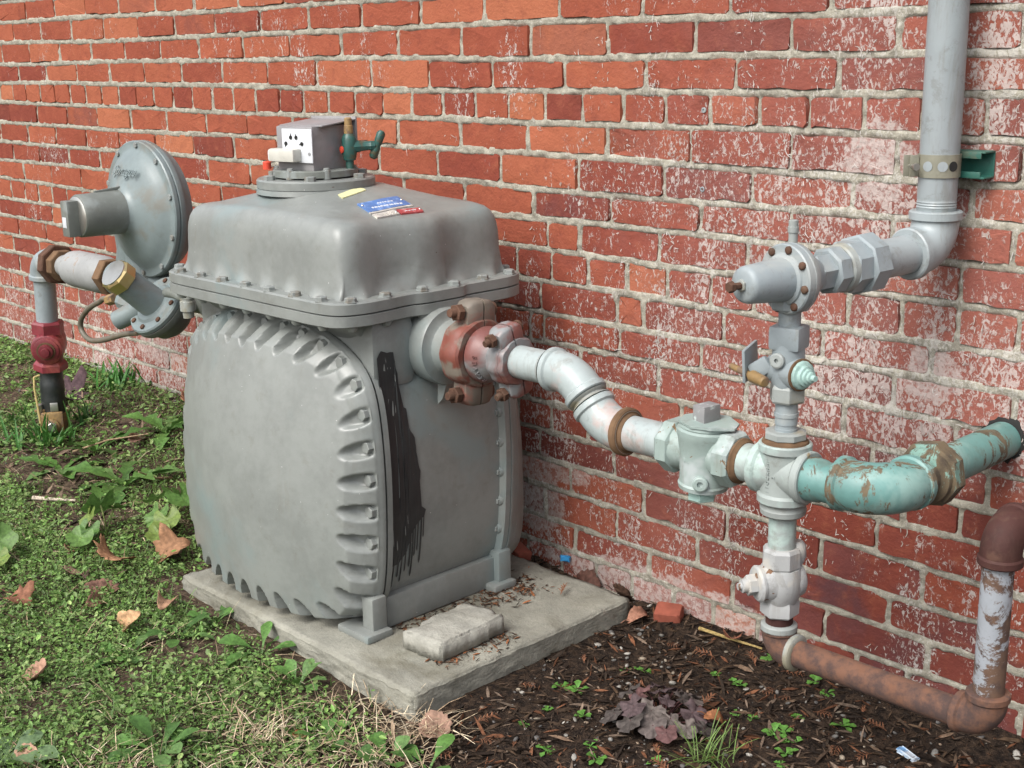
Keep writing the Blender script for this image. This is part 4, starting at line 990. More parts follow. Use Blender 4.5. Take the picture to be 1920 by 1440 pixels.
p = MB(); p.prism((VX - 0.002, YO, 0.428), (0, 0, -1), 0.0235, 0.014, 6); p.build('bottom_nut', COPPER_PATINA, t, 25)
dirb = Vector((0.52, -0.85, 0)).normalized()
p = MB(); p.lathe((VX + 0.018, YO - 0.030, 0.4535), dirb, [(0, 0.013), (0.010, 0.0125), (0.0115, 0.010), (0.0115, 0.005), (0.006, 0.0045)], 18); p.build('grease_boss', MINT, t, 30)
txd = Vector((0.92, 0.40, 0)).normalized()
d2 = Vector((0.30, -0.95, 0)).normalized()
for i_ in range(3):       # three lines of worn, unreadable cast lettering
    u_ = -0.020
    while u_ < 0.020:
        l_ = rnd.uniform(0.003, 0.0055); hh_ = rnd.uniform(0.006, 0.008); an_ = u_ / 0.041
        dn = Matrix.Rotation(an_, 3, 'Z') @ d2; q = MB(); q.box(Vector((VX, YO, 0.5115 - i_ * 0.0115)) + dn * 0.0408, (l_ * 0.75, 0.0016, hh_), Matrix.Rotation(an_ + math.atan2(0.30, 0.95), 3, 'Z'), ch=0.0006); q.build('cast_mark', MINT, t, 40); u_ += l_ + 0.0012
p = MB(); p.lathe((VX + 0.072, YO, ZR), (1, 0, 0), [(0, 0.0365), (0.004, 0.0365), (0.006, 0.034), (0.010, 0.0315)], 26); p.build('rust_ring', RUSTRING, t, 30)

# ================================================================== cross fitting and its bushings
SX = 3.519
t = thing('pipe_cross', 'silver four-way cross fitting with raised lettering joining all the right-hand pipes', 'pipe fitting', (SX, YO, 0.44))
p = MB(); p.lathe((VX + 0.07, YO, ZR), (1, 0, 0), [(0, 0.0302), (0.045, 0.0302)], 26); p.build('nipple', CROSSM, t)
p = MB()
p.lathe((SX, YO, ZR - 0.046), (0, 0, 1), [(0, 0.0385), (0.002, 0.0405), (0.012, 0.0405), (0.016, 0.0365), (0.046, 0.0345), (0.078, 0.0365), (0.082, 0.0405), (0.092, 0.0405), (0.094, 0.0385)], 36); p.build('vertical_run', CROSSM, t, 35)
p = MB(); p.lathe((SX - 0.047, YO, ZR), (1, 0, 0), [(0, 0.0385), (0.002, 0.0405), (0.012, 0.0405), (0.016, 0.0365), (0.047, 0.0345), (0.078, 0.0365), (0.082, 0.0405), (0.092, 0.0405), (0.094, 0.0385)], 36); p.build('horizontal_run', CROSSM, t, 35)
d2 = Vector((0.10, -0.995, 0)).normalized()
for i_, ch in enumerate('STOCKHAM'):
    text_mesh('cast_letter', ch, 0.0078, Vector((SX, YO, ZR - 0.0245 + i_ * 0.0071)) + Vector((-0.16, -0.987, 0)) * 0.0355, (0, 0, 1), Vector((-0.987, 0.16, 0)), CROSSM, t, 0.0012)
text_mesh('cast_letter', '2', 0.0078, Vector((SX, YO, ZR)) + Vector((0.12, -0.992, 0)) * 0.0352, (0, 0, 1), Vector((-0.992, -0.12, 0)), CROSSM, t, 0.0012)
p = MB(); p.lathe((SX, YO, ZR + 0.046), (0, 0, 1), [(0, 0.0365), (0.005, 0.0345), (0.007, 0.031), (0.008, 0.03)], 28); p.build('rust_ring', RUSTRING, t, 30)
p = MB(); p.prism((SX, YO, ZR + 0.053), (0, 0, 1), 0.0325, 0.013, 8, a0=0.2); p.build('top_bushing', OLDGREY, t, 25)
p = MB(); p.lathe((SX, YO, ZR - 0.0465), (0, 0, -1), [(0, 0.036), (0.003, 0.0345), (0.008, 0.0345), (0.010, 0.0355), (0.018, 0.0345), (0.022, 0.029), (0.0235, 0.022)], 28); p.build('bottom_bushing', OLDGREY, t, 30)
p = MB(); p.lathe((SX, YO, ZR + 0.064), (0, 0, 1), [(0, 0.0167), (0.006, 0.0168), (0.0065, 0.0158), (0.012, 0.0158), (0.0125, 0.0170), (0.024, 0.0170), (0.0245, 0.0185), (0.030, 0.0185), (0.0305, 0.0170), (0.052, 0.0167)], 22); p.build('top_nipple', PIPEGREY, t, 30)

# ================================================================== small lockable valve on the stack
t = thing('lock_valve', 'small grey lock-wing valve with green corroded plug high on the pipe stack', 'valve', (SX, YO, 0.607))
p = MB(); p.lathe((SX, YO, 0.606), (0, 0, 1), [(0, 0.0255), (0.003, 0.0275), (0.022, 0.0275), (0.028, 0.024)], 6, a0=0.2); p.build('hex_end', OLDGREY, t, 25)
p = MB(); p.lathe((SX, YO, 0.628), (0, 0, 1), [(0, 0.0225), (0.008, 0.0245), (0.045, 0.0245), (0.066, 0.0235)], 24); p.build('body', PIPEGREY, t, 40)
p = MB(); p.box((SX, YO, 0.7045), (0.049, 0.046, 0.036), Matrix.Rotation(R(12), 3, 'Z'), ch=0.006); p.build('square_end', PIPEGREY, t, 40)
px_ = Vector((0.97, -0.22, 0)).normalized()
p = MB(); p.lathe(Vector((SX, YO, 0.652)), px_, [(-0.034, 0.020), (-0.02, 0.0235), (0.018, 0.0245), (0.026, 0.0245), (0.0275, 0.023)], 24); p.build('plug_barrel', PIPEGREY, t, 40)
p = MB(); p.lathe(Vector((SX, YO, 0.652)), px_, [(0.026, 0.0245), (0.029, 0.0248), (0.030, 0.023)], 24); p.build('rust_ring', RUSTRING, t, 40)
p = MB(); p.lathe(Vector((SX, YO, 0.652)), px_, [(0.029, 0.0225), (0.034, 0.0205), (0.036, 0.0165), (0.041, 0.0155), (0.042, 0.012), (0.046, 0.0115), (0.047, 0.0085), (0.051, 0.008), (0.052, 0.005), (0.058, 0.0045)], 14); p.build('plug_nut', COPPER_PATINA, t, 30)
p = MB(); p.lathe(Vector((SX - 0.002, YO - 0.020, 0.672)), (0.15, -1, 0.1), [(0, 0.012), (0.010, 0.0115), (0.0115, 0.009), (0.0115, 0.0035), (0.006, 0.003)], 16); p.build('grease_boss', OLDGREY, t, 30)
# lock wing: flat plate and slotted ear on the left, with a brass pin
wr = Matrix.Rotation(R(14), 3, 'Z')
p = MB(); p.box((SX - 0.060, YO - 0.012, 0.660), (0.005, 0.052, 0.052), wr @ Matrix.Rotation(R(8), 3, 'X'), ch=0.0015); p.build('lock_wing', PIPEGREY, t, 30)
p = MB(); p.box((SX - 0.036, YO - 0.018, 0.655), (0.034, 0.012, 0.026), wr @ Matrix.Rotation(R(-35), 3, 'Y'), ch=0.005); p.build('lock_ear', PIPEGREY, t, 40)
p = MB(); p.lathe((SX - 0.046, YO - 0.028, 0.643), Vector((0.9, -0.35, -0.05)), [(-0.055, 0.0052), (0.0, 0.0058), (0.004, 0.0095), (0.036, 0.0085), (0.038, 0.0065)], 16); p.build('lock_pin', BRASSOLD, t, 30)

# ================================================================== relief valve on top of the stack
RZ = 0.793
vdir = Vector((0.19, 0.98, 0)).normalized()      # towards the wall
RC = Vector((SX + 0.004, YO, RZ))
t = thing('relief_valve', 'round flanged grey relief valve with rusty adjusting screw atop the stack', 'relief valve', (SX, YO, 0.72))
p = MB(); p.lathe((SX, YO, 0.722), (0, 0, 1), [(0, 0.0165), (0.028, 0.0165)], 22); p.build('nipple', PIPEGREY, t)
p = MB(); p.lathe((SX, YO, 0.716), (0, 0, 1), [(0, 0.0172), (0.002, 0.0182), (0.006, 0.0182), (0.0065, 0.0168)], 22); p.build('thread_ring', OLDGREY, t, 30)
p = MB(); p.lathe((SX, YO, 0.746), (0, 0, 1), [(0, 0.027), (0.003, 0.0295), (0.022, 0.0295), (0.036, 0.033), (0.05, 0.030)], 8, a0=0.25); p.build('body', PIPEGREY, t, 30)
p = MB(); p.lathe(RC, -vdir, [(-0.045, 0.024), (-0.03, 0.030), (-0.012, 0.044), (-0.002, 0.0515), (0.006, 0.0525), (0.0075, 0.0515), (0.0085, 0.0525), (0.018, 0.0520), (0.020, 0.050), (0.0205, 0.038)], 44); p.build('flange', PIPEGREY, t, 30)
p = MB(); p.lathe(RC, -vdir, [(0.018, 0.040), (0.0235, 0.0375), (0.0255, 0.0325), (0.060, 0.0300), (0.092, 0.0275), (0.0975, 0.0255), (0.1005, 0.0205), (0.101, 0.006)], 36); p.build('spring_barrel', PIPEGREY, t, 40)
fb = basis(vdir)
for k in range(8):
    a = R(k * 45 + 12); q = RC - vdir * 0.0195 + fb[1] * (0.0445 * math.cos(a)) + fb[2] * (0.0445 * math.sin(a))
    p = MB(); p.lathe(q, -vdir, [(0, 0.0062), (0.0035, 0.0060), (0.0052, 0.0042), (0.0056, 0.002)], 10); p.build('screw', RUST, t, 50)
p = MB(); p.prism(RC - vdir * 0.0995, -vdir, 0.0095, 0.005, 6); p.build('lock_nut', OLDGREY, t, 25)
p = MB(); p.lathe(RC - vdir * 0.10, -vdir, [(0, 0.0052), (0.018, 0.0052), (0.0185, 0.0085), (0.0255, 0.0085), (0.027, 0.007)], 6); p.build('adjusting_screw', RUST, t, 25)
p = MB(); p.lathe((SX - 0.006, YO + 0.01, RZ + 0.030), (0, 0, 1), [(0, 0.010), (0.016, 0.010), (0.017, 0.0068), (0.034, 0.0068), (0.035, 0.0082), (0.043, 0.0082), (0.0435, 0.0072), (0.052, 0.0072), (0.053, 0.006)], 14); p.build('top_plug', OLDGREY, t, 30)

# ================================================================== vent pipe from the relief valve up the wall
VE = Vector((SX + 0.004, YO, RZ)) + vdir * 0.305; VE.z = 0.806
hdir = (VE - RC).normalized()
t = thing('vent_pipe', 'grey vent pipe running from the relief valve up the wall at right', 'pipe', (VE.x, VE.y, 0.75))
p = MB(); p.prism(RC + hdir * 0.036, hdir, 0.0285, 0.030, 6, a0=0.3); p.build('hex_bushing', PIPEGREY, t, 25)
p = MB(); p.prism(RC + hdir * 0.064, hdir, 0.0360, 0.026, 8, a0=0.2); p.build('hex_bushing', PIPEGREY, t, 25)
p = MB(); p.lathe(RC + hdir * 0.089, hdir, [(0, 0.034), (0.003, 0.0365), (0.012, 0.038), (0.014, 0.036)], 28); p.build('stained_ring', OLDGREY, t, 30)
p = MB(); p.prism(RC + hdir * 0.100, hdir, 0.0405, 0.030, 8, a0=0.35, ch=0.06); p.build('union_tailpiece', PIPEGREY, t, 25)
p = MB(); p.prism(RC + hdir * 0.128, hdir, 0.0470, 0.034, 8, a0=0.1, ch=0.08); p.build('union_nut', PIPEGREY, t, 25)
p = MB(); p.lathe(RC + hdir * 0.158, hdir, [(0, 0.043), (0.006, 0.040), (0.010, 0.0315), (0.012, 0.0302), (0.12, 0.0302)], 30); p.build('horizontal_pipe', RISER, t, 30)
p = MB(); p.elbow(VE, -hdir, (0, 0, 1), 0.046, 0.0365, 0.0410, 0.013, 0.004, 30, 10); p.build('elbow', RISER, t, 30)
p = MB(); p.lathe(VE + Vector((0, 0, 0.05)), (0, 0, 1), [(0, 0.0300), (0.016, 0.0300), (0.017, 0.0308), (0.019, 0.0296), (0.021, 0.0308), (0.023, 0.0296), (0.025, 0.0306), (0.027, 0.0296), (0.030, 0.0302), (0.9, 0.0302)], 34); p.build('riser', RISER, t, 40)
# band clamp and strut
t = thing('pipe_clamp', 'perforated metal band clamping the vent pipe to a green channel bracket', 'pipe clamp', (VE.x, VE.y, 0.91))
cz = 0.937
p = MB(); p.lathe((VE.x, VE.y, cz - 0.0175), (0, 0, 1), [(0, 0.0304), (0, 0.0328), (0.035, 0.0328), (0.035, 0.0304)], 40, cap0=False, cap1=False); p.build('band', ZINC, t, 30)
for a_ in (-92, -52, -22):
    d_ = Vector((math.cos(R(a_)), math.sin(R(a_)), 0)); p = MB(); p.lathe(Vector((VE.x, VE.y, cz)) + d_ * 0.0325, d_, [(0, 0.0078), (0.0005, 0.0078)], 20); p.build('slot_hole', RISER if a_ < -30 else DARK, t, 30)
for dx in (-0.0055, 0.0055):
    p = MB(); p.box((VE.x - 0.0245 + dx - 0.004, VE.y - 0.034, cz), (0.0030, 0.014, 0.033), Matrix.Rotation(R(-38), 3, 'Z'), ch=0.0008); p.build('band_ear', ZINC, t, 30)
p = MB(); p.lathe((VE.x - 0.022, VE.y - 0.040, cz), Vector((-0.8, 0.6, 0)), [(-0.014, 0.0055), (-0.009, 0.0055), (-0.0085, 0.003), (0.03, 0.003)], 10); p.build('clamp_bolt', STEEL, t, 30)
st = MB()
sx0, sx1 = VE.x - 0.035, VE.x + 0.062
st.box(((sx0 + sx1) / 2, -0.0035, cz), (sx1 - sx0, 0.004, 0.042), ch=0.0008); st.build('channel_back', STRUT, t, 30)
for sz in (-1, 1):
    q = MB(); q.box(((sx0 + sx1) / 2, -0.0215, cz + sz * 0.0195), (sx1 - sx0, 0.032, 0.0028), ch=0.0008); q.build('channel_side', STRUT, t, 30)
    q = MB(); q.box(((sx0 + sx1) / 2, -0.0372, cz + sz * 0.0150), (sx1 - sx0 - 0.012, 0.0026, 0.010), ch=0.0008); q.build('channel_lip', STRUT, t, 30)

# ================================================================== teal pipe into the wall
GXc = Vector((3.690, YO, ZR + 0.005))
t = thing('teal_pipe', 'rust-streaked teal elbow and pipe curving from the cross into the wall', 'pipe', (3.70, -0.2, 0.44))
p = MB(); p.lathe((SX + 0.045, YO, ZR), ex_, [(0, 0.0345), (0.010, 0.0335), (0.022, 0.0325), (0.026, 0.0305), (0.06, 0.0302)], 28); p.build('nipple', TEAL, t, 30)
p = MB(); p.elbow(GXc, -ex_, (0, 1, 0), 0.056, 0.0378, 0.0410, 0.012, 0.008, 34, 14); p.build('elbow', TEAL, t, 30)
p = MB(); p.lathe(GXc + Vector((0, 0.062, 0)), (0, 1, 0), [(0, 0.0305), (0.060, 0.0305)], 28); p.build('nipple', TEALRUST, t)
p = MB(); p.lathe(GXc + Vector((0, 0.102, 0)), (0, 1, 0), [(0, 0.034), (0.004, 0.042), (0.010, 0.043), (0.014, 0.041)], 30); p.build('union_collar', TEALRUST, t, 30)
p = MB(); p.prism(GXc + Vector((0, 0.114, 0)), (0, 1, 0), 0.0500, 0.032, 8, a0=0.2, ch=0.1); p.build('union_nut', TEALRUST, t, 25)
p = MB(); p.lathe(GXc + Vector((0, 0.142, 0)), (0, 1, 0), [(0, 0.040), (0.006, 0.0355), (0.010, 0.0330), (0.028, 0.0325), (0.030, 0.0302), (0.27, 0.0302)], 28); p.build('wall_pipe', TEAL, t, 30)
p = MB(); p.lathe((GXc.x, 0.006, GXc.z), (0, -1, 0), [(0, 0.042), (0.004, 0.040), (0.008, 0.036), (0.009, 0.031)], 26)
p.v = [(x + rnd.gauss(0, 0.0025), y, z + rnd.gauss(0, 0.0025)) for x, y, z in p.v]; p.build('wall_hole', DARK, t, 60)

# ================================================================== white drip-leg valve
t = thing('drip_valve', 'chipped white valve with round side plug on the lower pipe stack', 'valve', (SX, YO, 0.25))
p = MB(); p.lathe((SX, YO, 0.372), (0, 0, 1), [(0, 0.0220), (0.004, 0.0213), (0.058, 0.0211)], 24); p.build('nipple', CROSSM, t, 30)
p = MB(); p.lathe((SX, YO, 0.341), (0, 0, 1), [(0, 0.028), (0.004, 0.0305), (0.028, 0.0300), (0.033, 0.0265), (0.034, 0.022)], 8, a0=0.25); p.build('hex_end', WHITEP, t, 28)
p = MB(); p.lathe((SX, YO, 0.318), (0, 0, 1), [(-0.034, 0.026), (-0.022, 0.031), (-0.006, 0.0355), (0.010, 0.0350), (0.024, 0.0305)], 28); p.build('body', WHITEP, t, 50)
bd = Vector((0.62, 0.78, 0.0)).normalized(); bd = Vector((0.80, 0.58, 0.06)).normalized()
pdv = Vector((-0.50, -0.86, -0.03)).normalized()
p = MB(); p.lathe((SX, YO, 0.318), -pdv, [(-0.036, 0.026), (-0.02, 0.0305), (0.02, 0.0300), (0.032, 0.0265), (0.036, 0.020)], 28); p.build('plug_barrel', WHITEP, t, 45)
p = MB(); p.lathe(Vector((SX, YO, 0.318)), pdv, [(0.034, 0.0285), (0.038, 0.0290), (0.0415, 0.0255), (0.043, 0.018)], 28); p.build('plug_washer', WHITEP, t, 30)
p = MB(); p.prism(Vector((SX, YO, 0.318)) + pdv * 0.042, pdv, 0.0165, 0.015, 6, a0=0.2); p.build('plug_nut', WHITEP, t, 25)
p = MB(); p.lathe(Vector((SX, YO, 0.318)) + pdv * 0.055, pdv, [(0, 0.0115), (0.010, 0.0105), (0.0105, 0.006), (0.016, 0.0055)], 14); p.build('plug_stem', WHITEP, t, 30)
p = MB(); p.lathe((SX, YO, 0.262), (0, 0, 1), [(0, 0.0270), (0.003, 0.0300), (0.022, 0.0305), (0.030, 0.027)], 6, a0=0.6); p.build('hex_end', WHITEP, t, 28)
p = MB(); p.lathe((SX + 0.014, YO + 0.022, 0.345), (0, 0, 1), [(0, 0.010), (0.012, 0.014), (0.030, 0.013), (0.036, 0.008)], 14); p.build('rear_lug', WHITEP, t, 50)

# ================================================================== rusty loop under the stack
ZL = 0.206; LX = 3.863
t = thing('rusty_pipe', 'rusty galvanised pipe loop running low along the wall and up into it', 'pipe', (3.69, YO, 0.17))
p = MB(); p.lathe((SX, YO, 0.244), (0, 0, 1), [(0, 0.0213), (0.020, 0.0213)], 24); p.build('nipple', OXIDE, t)
p = MB(); p.lathe((SX, YO, 0.2345), (0, 0, 1), [(0, 0.0265), (0.002, 0.0285), (0.011, 0.0285), (0.013, 0.026), (0.014, 0.0222)], 26); p.build('elbow_lip', OLDGREY, t, 30)
p = MB(); p.elbow((SX, YO, ZL), (0, 0, 1), ex_, 0.026, 0.0262, 0.0285, 0.006, 0.002, 26, 9); p.build('elbow', RUSTPIPE2, t, 30)
p = MB(); p.lathe((SX + 0.0255, YO, ZL), ex_, [(0, 0.0270), (0.002, 0.0292), (0.009, 0.0292), (0.011, 0.0268), (0.012, 0.0222)], 26); p.build('elbow_lip', OLDGREY, t, 30)
p = MB(); p.lathe((SX + 0.03, YO, ZL), ex_, [(i * 0.03, 0.0212) for i in range(11)], 26); p.build('horizontal_run', RUSTPIPE2, t, 40)
p = MB(); p.elbow((LX, YO, ZL + 0.004), (-1, 0, 0), (0, 0, 1), 0.030, 0.0272, 0.0300, 0.010, 0.004, 28, 10); p.build('elbow', RUSTPIPE2, t, 30)
p = MB(); p.lathe((LX, YO, 0.235), (0, 0, 1), [(i * 0.022, 0.0212) for i in range(11)], 26); p.build('vertical_run', RUSTPIPE, t, 40)
p = MB(); p.elbow((LX + 0.002, YO, 0.488), (0, 0, -1), (0, 1, 0), 0.030, 0.0275, 0.0300, 0.010, 0.006, 28, 10); p.build('elbow', OXIDE, t, 30)
p = MB(); p.lathe((LX + 0.002, YO + 0.03, 0.488), (0, 1, 0), [(0, 0.0212), (0.36, 0.0212)], 24); p.build('wall_pipe', OXIDE, t)

# ================================================================== inlet side
YI = -0.370
gz = ghf(0.985, YI)
rx = lambda z: 0.985 + (z - 0.02) * 0.078          # the riser leans a little
def rp(z): return Vector((rx(z), YI, z))
rdir = (rp(0.5) - rp(0.0)).normalized()
t = thing('inlet_pipe', 'grey inlet riser with elbow and rusty nut left of the regulator', 'pipe', tuple(rp(gz)))
p = MB(); p.sweep([(rp(z), rdir, r_) for z, r_ in ((gz - 0.05, 0.034), (0.10, 0.034), (0.14, 0.0335), (0.145, 0.0345), (0.165, 0.0345), (0.17, 0.0335), (0.185, 0.0345), (0.21, 0.0345), (0.214, 0.0325), (0.245, 0.0325))], 26); p.build('black_sleeve', BLACKTAPE, t, 30)
p = MB(); p.sweep([(rp(z), rdir, 0.0302) for z in (0.23, 0.53)], 26); p.build('riser', PIPEGREY, t)
EC = rp(0.566)
p = MB(); p.elbow(EC, -rdir, ex_, 0.040, 0.0375, 0.0415, 0.012, 0.004, 28, 10); p.build('elbow', PIPEGREY, t, 30)
p = MB(); p.lathe(EC + Vector((0.048, 0, 0)), ex_, [(0, 0.036), (0.008, 0.0385), (0.024, 0.0385), (0.03, 0.035)], 26); p.build('rust_ring', RUSTRING, t, 30)
p = MB(); p.prism(EC + Vector((0.076, 0, 0)), ex_, 0.0560, 0.030, 8, a0=0.2, ch=0.06); p.build('union_nut', RUST, t, 22)
p = MB(); p.prism(EC + Vector((0.106, 0, 0)), ex_, 0.0440, 0.030, 8, a0=0.35, ch=0.06); p.build('union_hex', RUSTRING, t, 22)
sw0 = EC.x + 0.135
p = MB(); p.lathe((sw0, YI, 0.566), ex_, [(0, 0.0305), (0.02, 0.031), (0.036, 0.036), (0.060, 0.0475), (0.08, 0.0500), (0.225, 0.0505), (0.245, 0.048), (0.262, 0.038)], 32); p.build('swage', SWAGE, t, 40)
p = MB(); p.prism((sw0 + 0.255, YI, 0.566), ex_, 0.0510, 0.034, 6, a0=0.5, ch=0.06); p.build('end_hex', RUSTRING, t, 22)

t = thing('shutoff_valve', 'dark red shut-off valve on the left inlet riser', 'valve', tuple(rp(0.25)))
p = MB(); p.lathe(rp(0.352), rdir, [(0, 0.036), (0.004, 0.0455), (0.034, 0.0455), (0.040, 0.041), (0.041, 0.031)], 6, a0=0.35); p.build('hex_end', REDVALVE, t, 25)
p = MB(); p.lathe(rp(0.270), rdir, [(0, 0.036), (0.02, 0.038), (0.045, 0.044), (0.07, 0.040), (0.085, 0.034)], 24); p.build('body', REDVALVE, t, 45)
p = MB(); p.lathe(rp(0.243), rdir, [(0, 0.034), (0.004, 0.0475), (0.022, 0.0475), (0.034, 0.037)], 6, a0=0.1); p.build('hex_end', REDVALVE, t, 25)
vd = Vector((0.80, -0.58, -0.12)).normalized(); vc_ = rp(0.318)
p = MB(); p.lathe(vc_, vd, [(-0.085, 0.024), (-0.078, 0.034), (-0.03, 0.045), (0.03, 0.046), (0.042, 0.043), (0.044, 0.040)], 30); p.build('plug_barrel', REDVALVE, t, 40)
p = MB(); p.lathe(vc_, vd, [(0.040, 0.036), (0.048, 0.0355), (0.050, 0.030), (0.051, 0.021), (0.060, 0.020), (0.061, 0.013), (0.068, 0.012), (0.069, 0.004)], 24); p.build('plug_face', REDVALVE, t, 30)
p = MB(); p.lathe(vc_, vd, [(0.0495, 0.0265), (0.0525, 0.026), (0.053, 0.0225)], 24); p.build('rust_ring', RUSTRING, t, 30)

t = thing('ground_clamp', 'brass grounding clamp on the black sleeve of the inlet riser', 'clamp', tuple(rp(0.06)))
cd_ = Vector((0.85, -0.53, 0)).normalized(); cs_ = Vector((0.53, 0.85, 0)).normalized(); cq = Matrix((cs_, cd_ * -1, Vector((0, 0, 1)))).transposed()
p = MB(); p.sweep([(rp(z), rdir, 0.0385) for z in (0.07, 0.085, 0.10, 0.118)], 22); p.build('band', BRASSOLD, t, 40)
p = MB(); p.box(rp(0.093) + cd_ * 0.041, (0.062, 0.016, 0.066), cq, ch=0.006); p.build('saddle', BRASSOLD, t, 40)
p = MB(); p.prism(rp(0.086) + cd_ * 0.047, cd_, 0.021, 0.010, 18); cb = p.build('bolt_boss', BRASSOLD, t, 40)
p = MB(); p.prism(rp(0.086) + cd_ * 0.056, cd_, 0.0145, 0.011, 6); p.build('bolt', STEEL, cb, 25)
p = MB(); p.box(rp(0.140) + cd_ * 0.037 + cs_ * 0.006, (0.022, 0.006, 0.026), cq, ch=0.002); p.build('top_screw', STEEL, t, 30)
p = MB(); p.box(rp(0.128) - cs_ * 0.034 + cd_ * 0.02, (0.034, 0.010, 0.008), cq, ch=0.002); p.build('side_ear', BRASSOLD, t, 30)
p = MB(); p.lathe(rp(0.128) - cs_ * 0.036 + cd_ * 0.02, (0, 0, 1), [(-0.03, 0.008), (0, 0.0095), (0.018, 0.0095), (0.02, 0.007)], 12); p.build('ear_bolt', STEEL, t, 30)
wp = [rp(0.235) - cs_ * 0.03 + cd_ * 0.02, rp(0.232) - cs_ * 0.044 + cd_ * 0.03, rp(0.20) - cs_ * 0.045 + cd_ * 0.032, rp(0.15) - cs_ * 0.040 + cd_ * 0.034, rp(0.10) - cs_ * 0.036 + cd_ * 0.034, rp(0.05) - cs_ * 0.030 + cd_ * 0.04, rp(gz - 0.02) - cs_ * 0.022 + cd_ * 0.05]
p = MB(); p.tube(wp, 0.0034, 8); solo(p, 'tracer_wire', WIRE, 'thin pale yellow wire hanging beside the black riser sleeve', 'wire')

# ---- large diaphragm regulator
DC = Vector((1.727, -0.420, 0.768)); fy = Vector((0, -1, 0))
t = thing('gas_regulator', 'big round grey diaphragm regulator with long spring barrel left of the meter', 'regulator', (1.72, YI, 0.47))
p = MB(); p.lathe(DC, fy, [(-0.066, 0.06), (-0.062, 0.11), (-0.048, 0.142), (-0.024, 0.152), (-0.021, 0.160), (-0.016, 0.1625), (-0.007, 0.1625), (-0.0045, 0.159)], 64); p.build('rear_case', REGGREY, t, 35)
p = MB(); p.lathe(DC, fy, [(-0.004, 0.159), (-0.002, 0.1625), (0.007, 0.1625), (0.010, 0.160), (0.0105, 0.146), (0.013, 0.140), (0.024, 0.130), (0.037, 0.108), (0.047, 0.082), (0.054, 0.066), (0.060, 0.056), (0.066, 0.0525)], 64); fc = p.build('front_case', REGGREY, t, 35)
p = MB(); p.lathe(DC, fy, [(0.060, 0.0520), (0.135, 0.0500), (0.166, 0.0495), (0.170, 0.047)], 40); br = p.build('spring_barrel', DARKGREY, t, 35)
p = MB(); p.lathe(DC, fy, [(0.166, 0.0455), (0.1705, 0.045), (0.173, 0.041), (0.174, 0.010)], 36); cpb = p.build('barrel_cap', STEEL, t, 35)
p = MB(); p.box(DC + fy * 0.186 + Vector((0, 0, -0.004)), (0.034, 0.030, 0.082), ch=0.003); gp_ = p.build('cap_grip', DARKGREY, cpb, 30)
p = MB(); p.box(DC + fy * 0.2015 + Vector((-0.001, 0, -0.012)), (0.018, 0.0015, 0.024), ch=0.0004); p.build('white_tag', WHITEPL, cpb, 30)
p = MB(); p.box(DC + fy * 0.088 + Vector((0, 0, 0.0525)), (0.007, 0.072, 0.009), Matrix.Rotation(R(5), 3, 'X'), ch=0.002); p.build('barrel_rib', DARKGREY, t, 30)
for k in range(10):
    a = R(k * 36 + 15); q = DC + fy * 0.010 + Vector((math.cos(a), 0, math.sin(a))) * 0.1525
    p = MB(); p.prism(q, fy, 0.0072, 0.005, 6); p.build('case_bolt', GREYBOLT, t, 25)
text_mesh('cast_lettering', 'Sprague', 0.034, DC + fy * 0.047 + Vector((0.008, 0, 0.094)), (1, 0, 0.0), Vector((0, 0.42, 0.9)), REGGREY, t, 0.0008, shear=0.35)
# body and neck under the diaphragm
p = MB(); p.lathe((1.66, YI - 0.012, 0.575), (0, 0, 1), [(-0.075, 0.035), (-0.06, 0.062), (-0.02, 0.070), (0.02, 0.070), (0.05, 0.062), (0.085, 0.058), (0.12, 0.062)], 30); p.build('globe_body', REGGREY, t, 45)
p = MB(); p.lathe((1.54, YI, 0.566), ex_, [(-0.07, 0.046), (-0.03, 0.050), (0.02, 0.060), (0.10, 0.066), (0.18, 0.060), (0.23, 0.050), (0.25, 0.050)], 30); p.build('inlet_body', REGGREY, t, 45)
p = MB(); p.lathe((1.625, YI - 0.012, 0.600), (0.10, 0, 1), [(-0.06, 0.04), (-0.03, 0.062), (0.02, 0.066), (0.06, 0.062), (0.10, 0.066), (0.14, 0.075)], 26); p.build('neck', REGGREY, t, 45)
p = MB(); p.lathe((1.78, YI, ZN), ex_, [(0, 0.046), (0.02, 0.050), (0.20, 0.050), (0.26, 0.048)], 28); p.build('outlet_pipe', DARKGREY, t, 40)
p = MB(); p.lathe((1.965, YI, ZN), ex_, [(0, 0.06), (0.004, 0.068), (0.044, 0.068), (0.048, 0.06)], 28); p.build('outlet_coupling', DARKGREY, t, 40)

# ---- small tilted regulator in front of it
SN = Vector((0.03, -0.75, 0.66)).normalized(); SCn = Vector((1.862, -0.478, 0.556))
t = thing('pilot_regulator', 'small tilted grey regulator with brass cap and looped tube under the big one', 'regulator', (1.86, -0.48, 0.47))
sb_ = basis(SN)
p = MB(); p.lathe(SCn, SN, [(-0.0732, 0.0236), (-0.0684, 0.0401), (-0.0531, 0.0555), (-0.0260, 0.0637), (-0.0212, 0.0732), (-0.0118, 0.0773), (-0.0024, 0.0773), (-0.0012, 0.0749)], 40); p.build('bowl', DARKGREY, t, 35)
p = MB(); p.lathe(SCn, SN, [(0.0000, 0.0749), (0.0012, 0.0773), (0.0094, 0.0773), (0.0130, 0.0743), (0.0136, 0.0531), (0.0189, 0.0472)], 40); p.build('cover_flange', REGGREY, t, 35)
p = MB(); p.lathe(SCn, SN, [(0.0118, 0.0401), (0.0189, 0.0366), (0.1121, 0.0336), (0.1145, 0.0307)], 32); p.build('spring_barrel', REGGREY, t, 35)
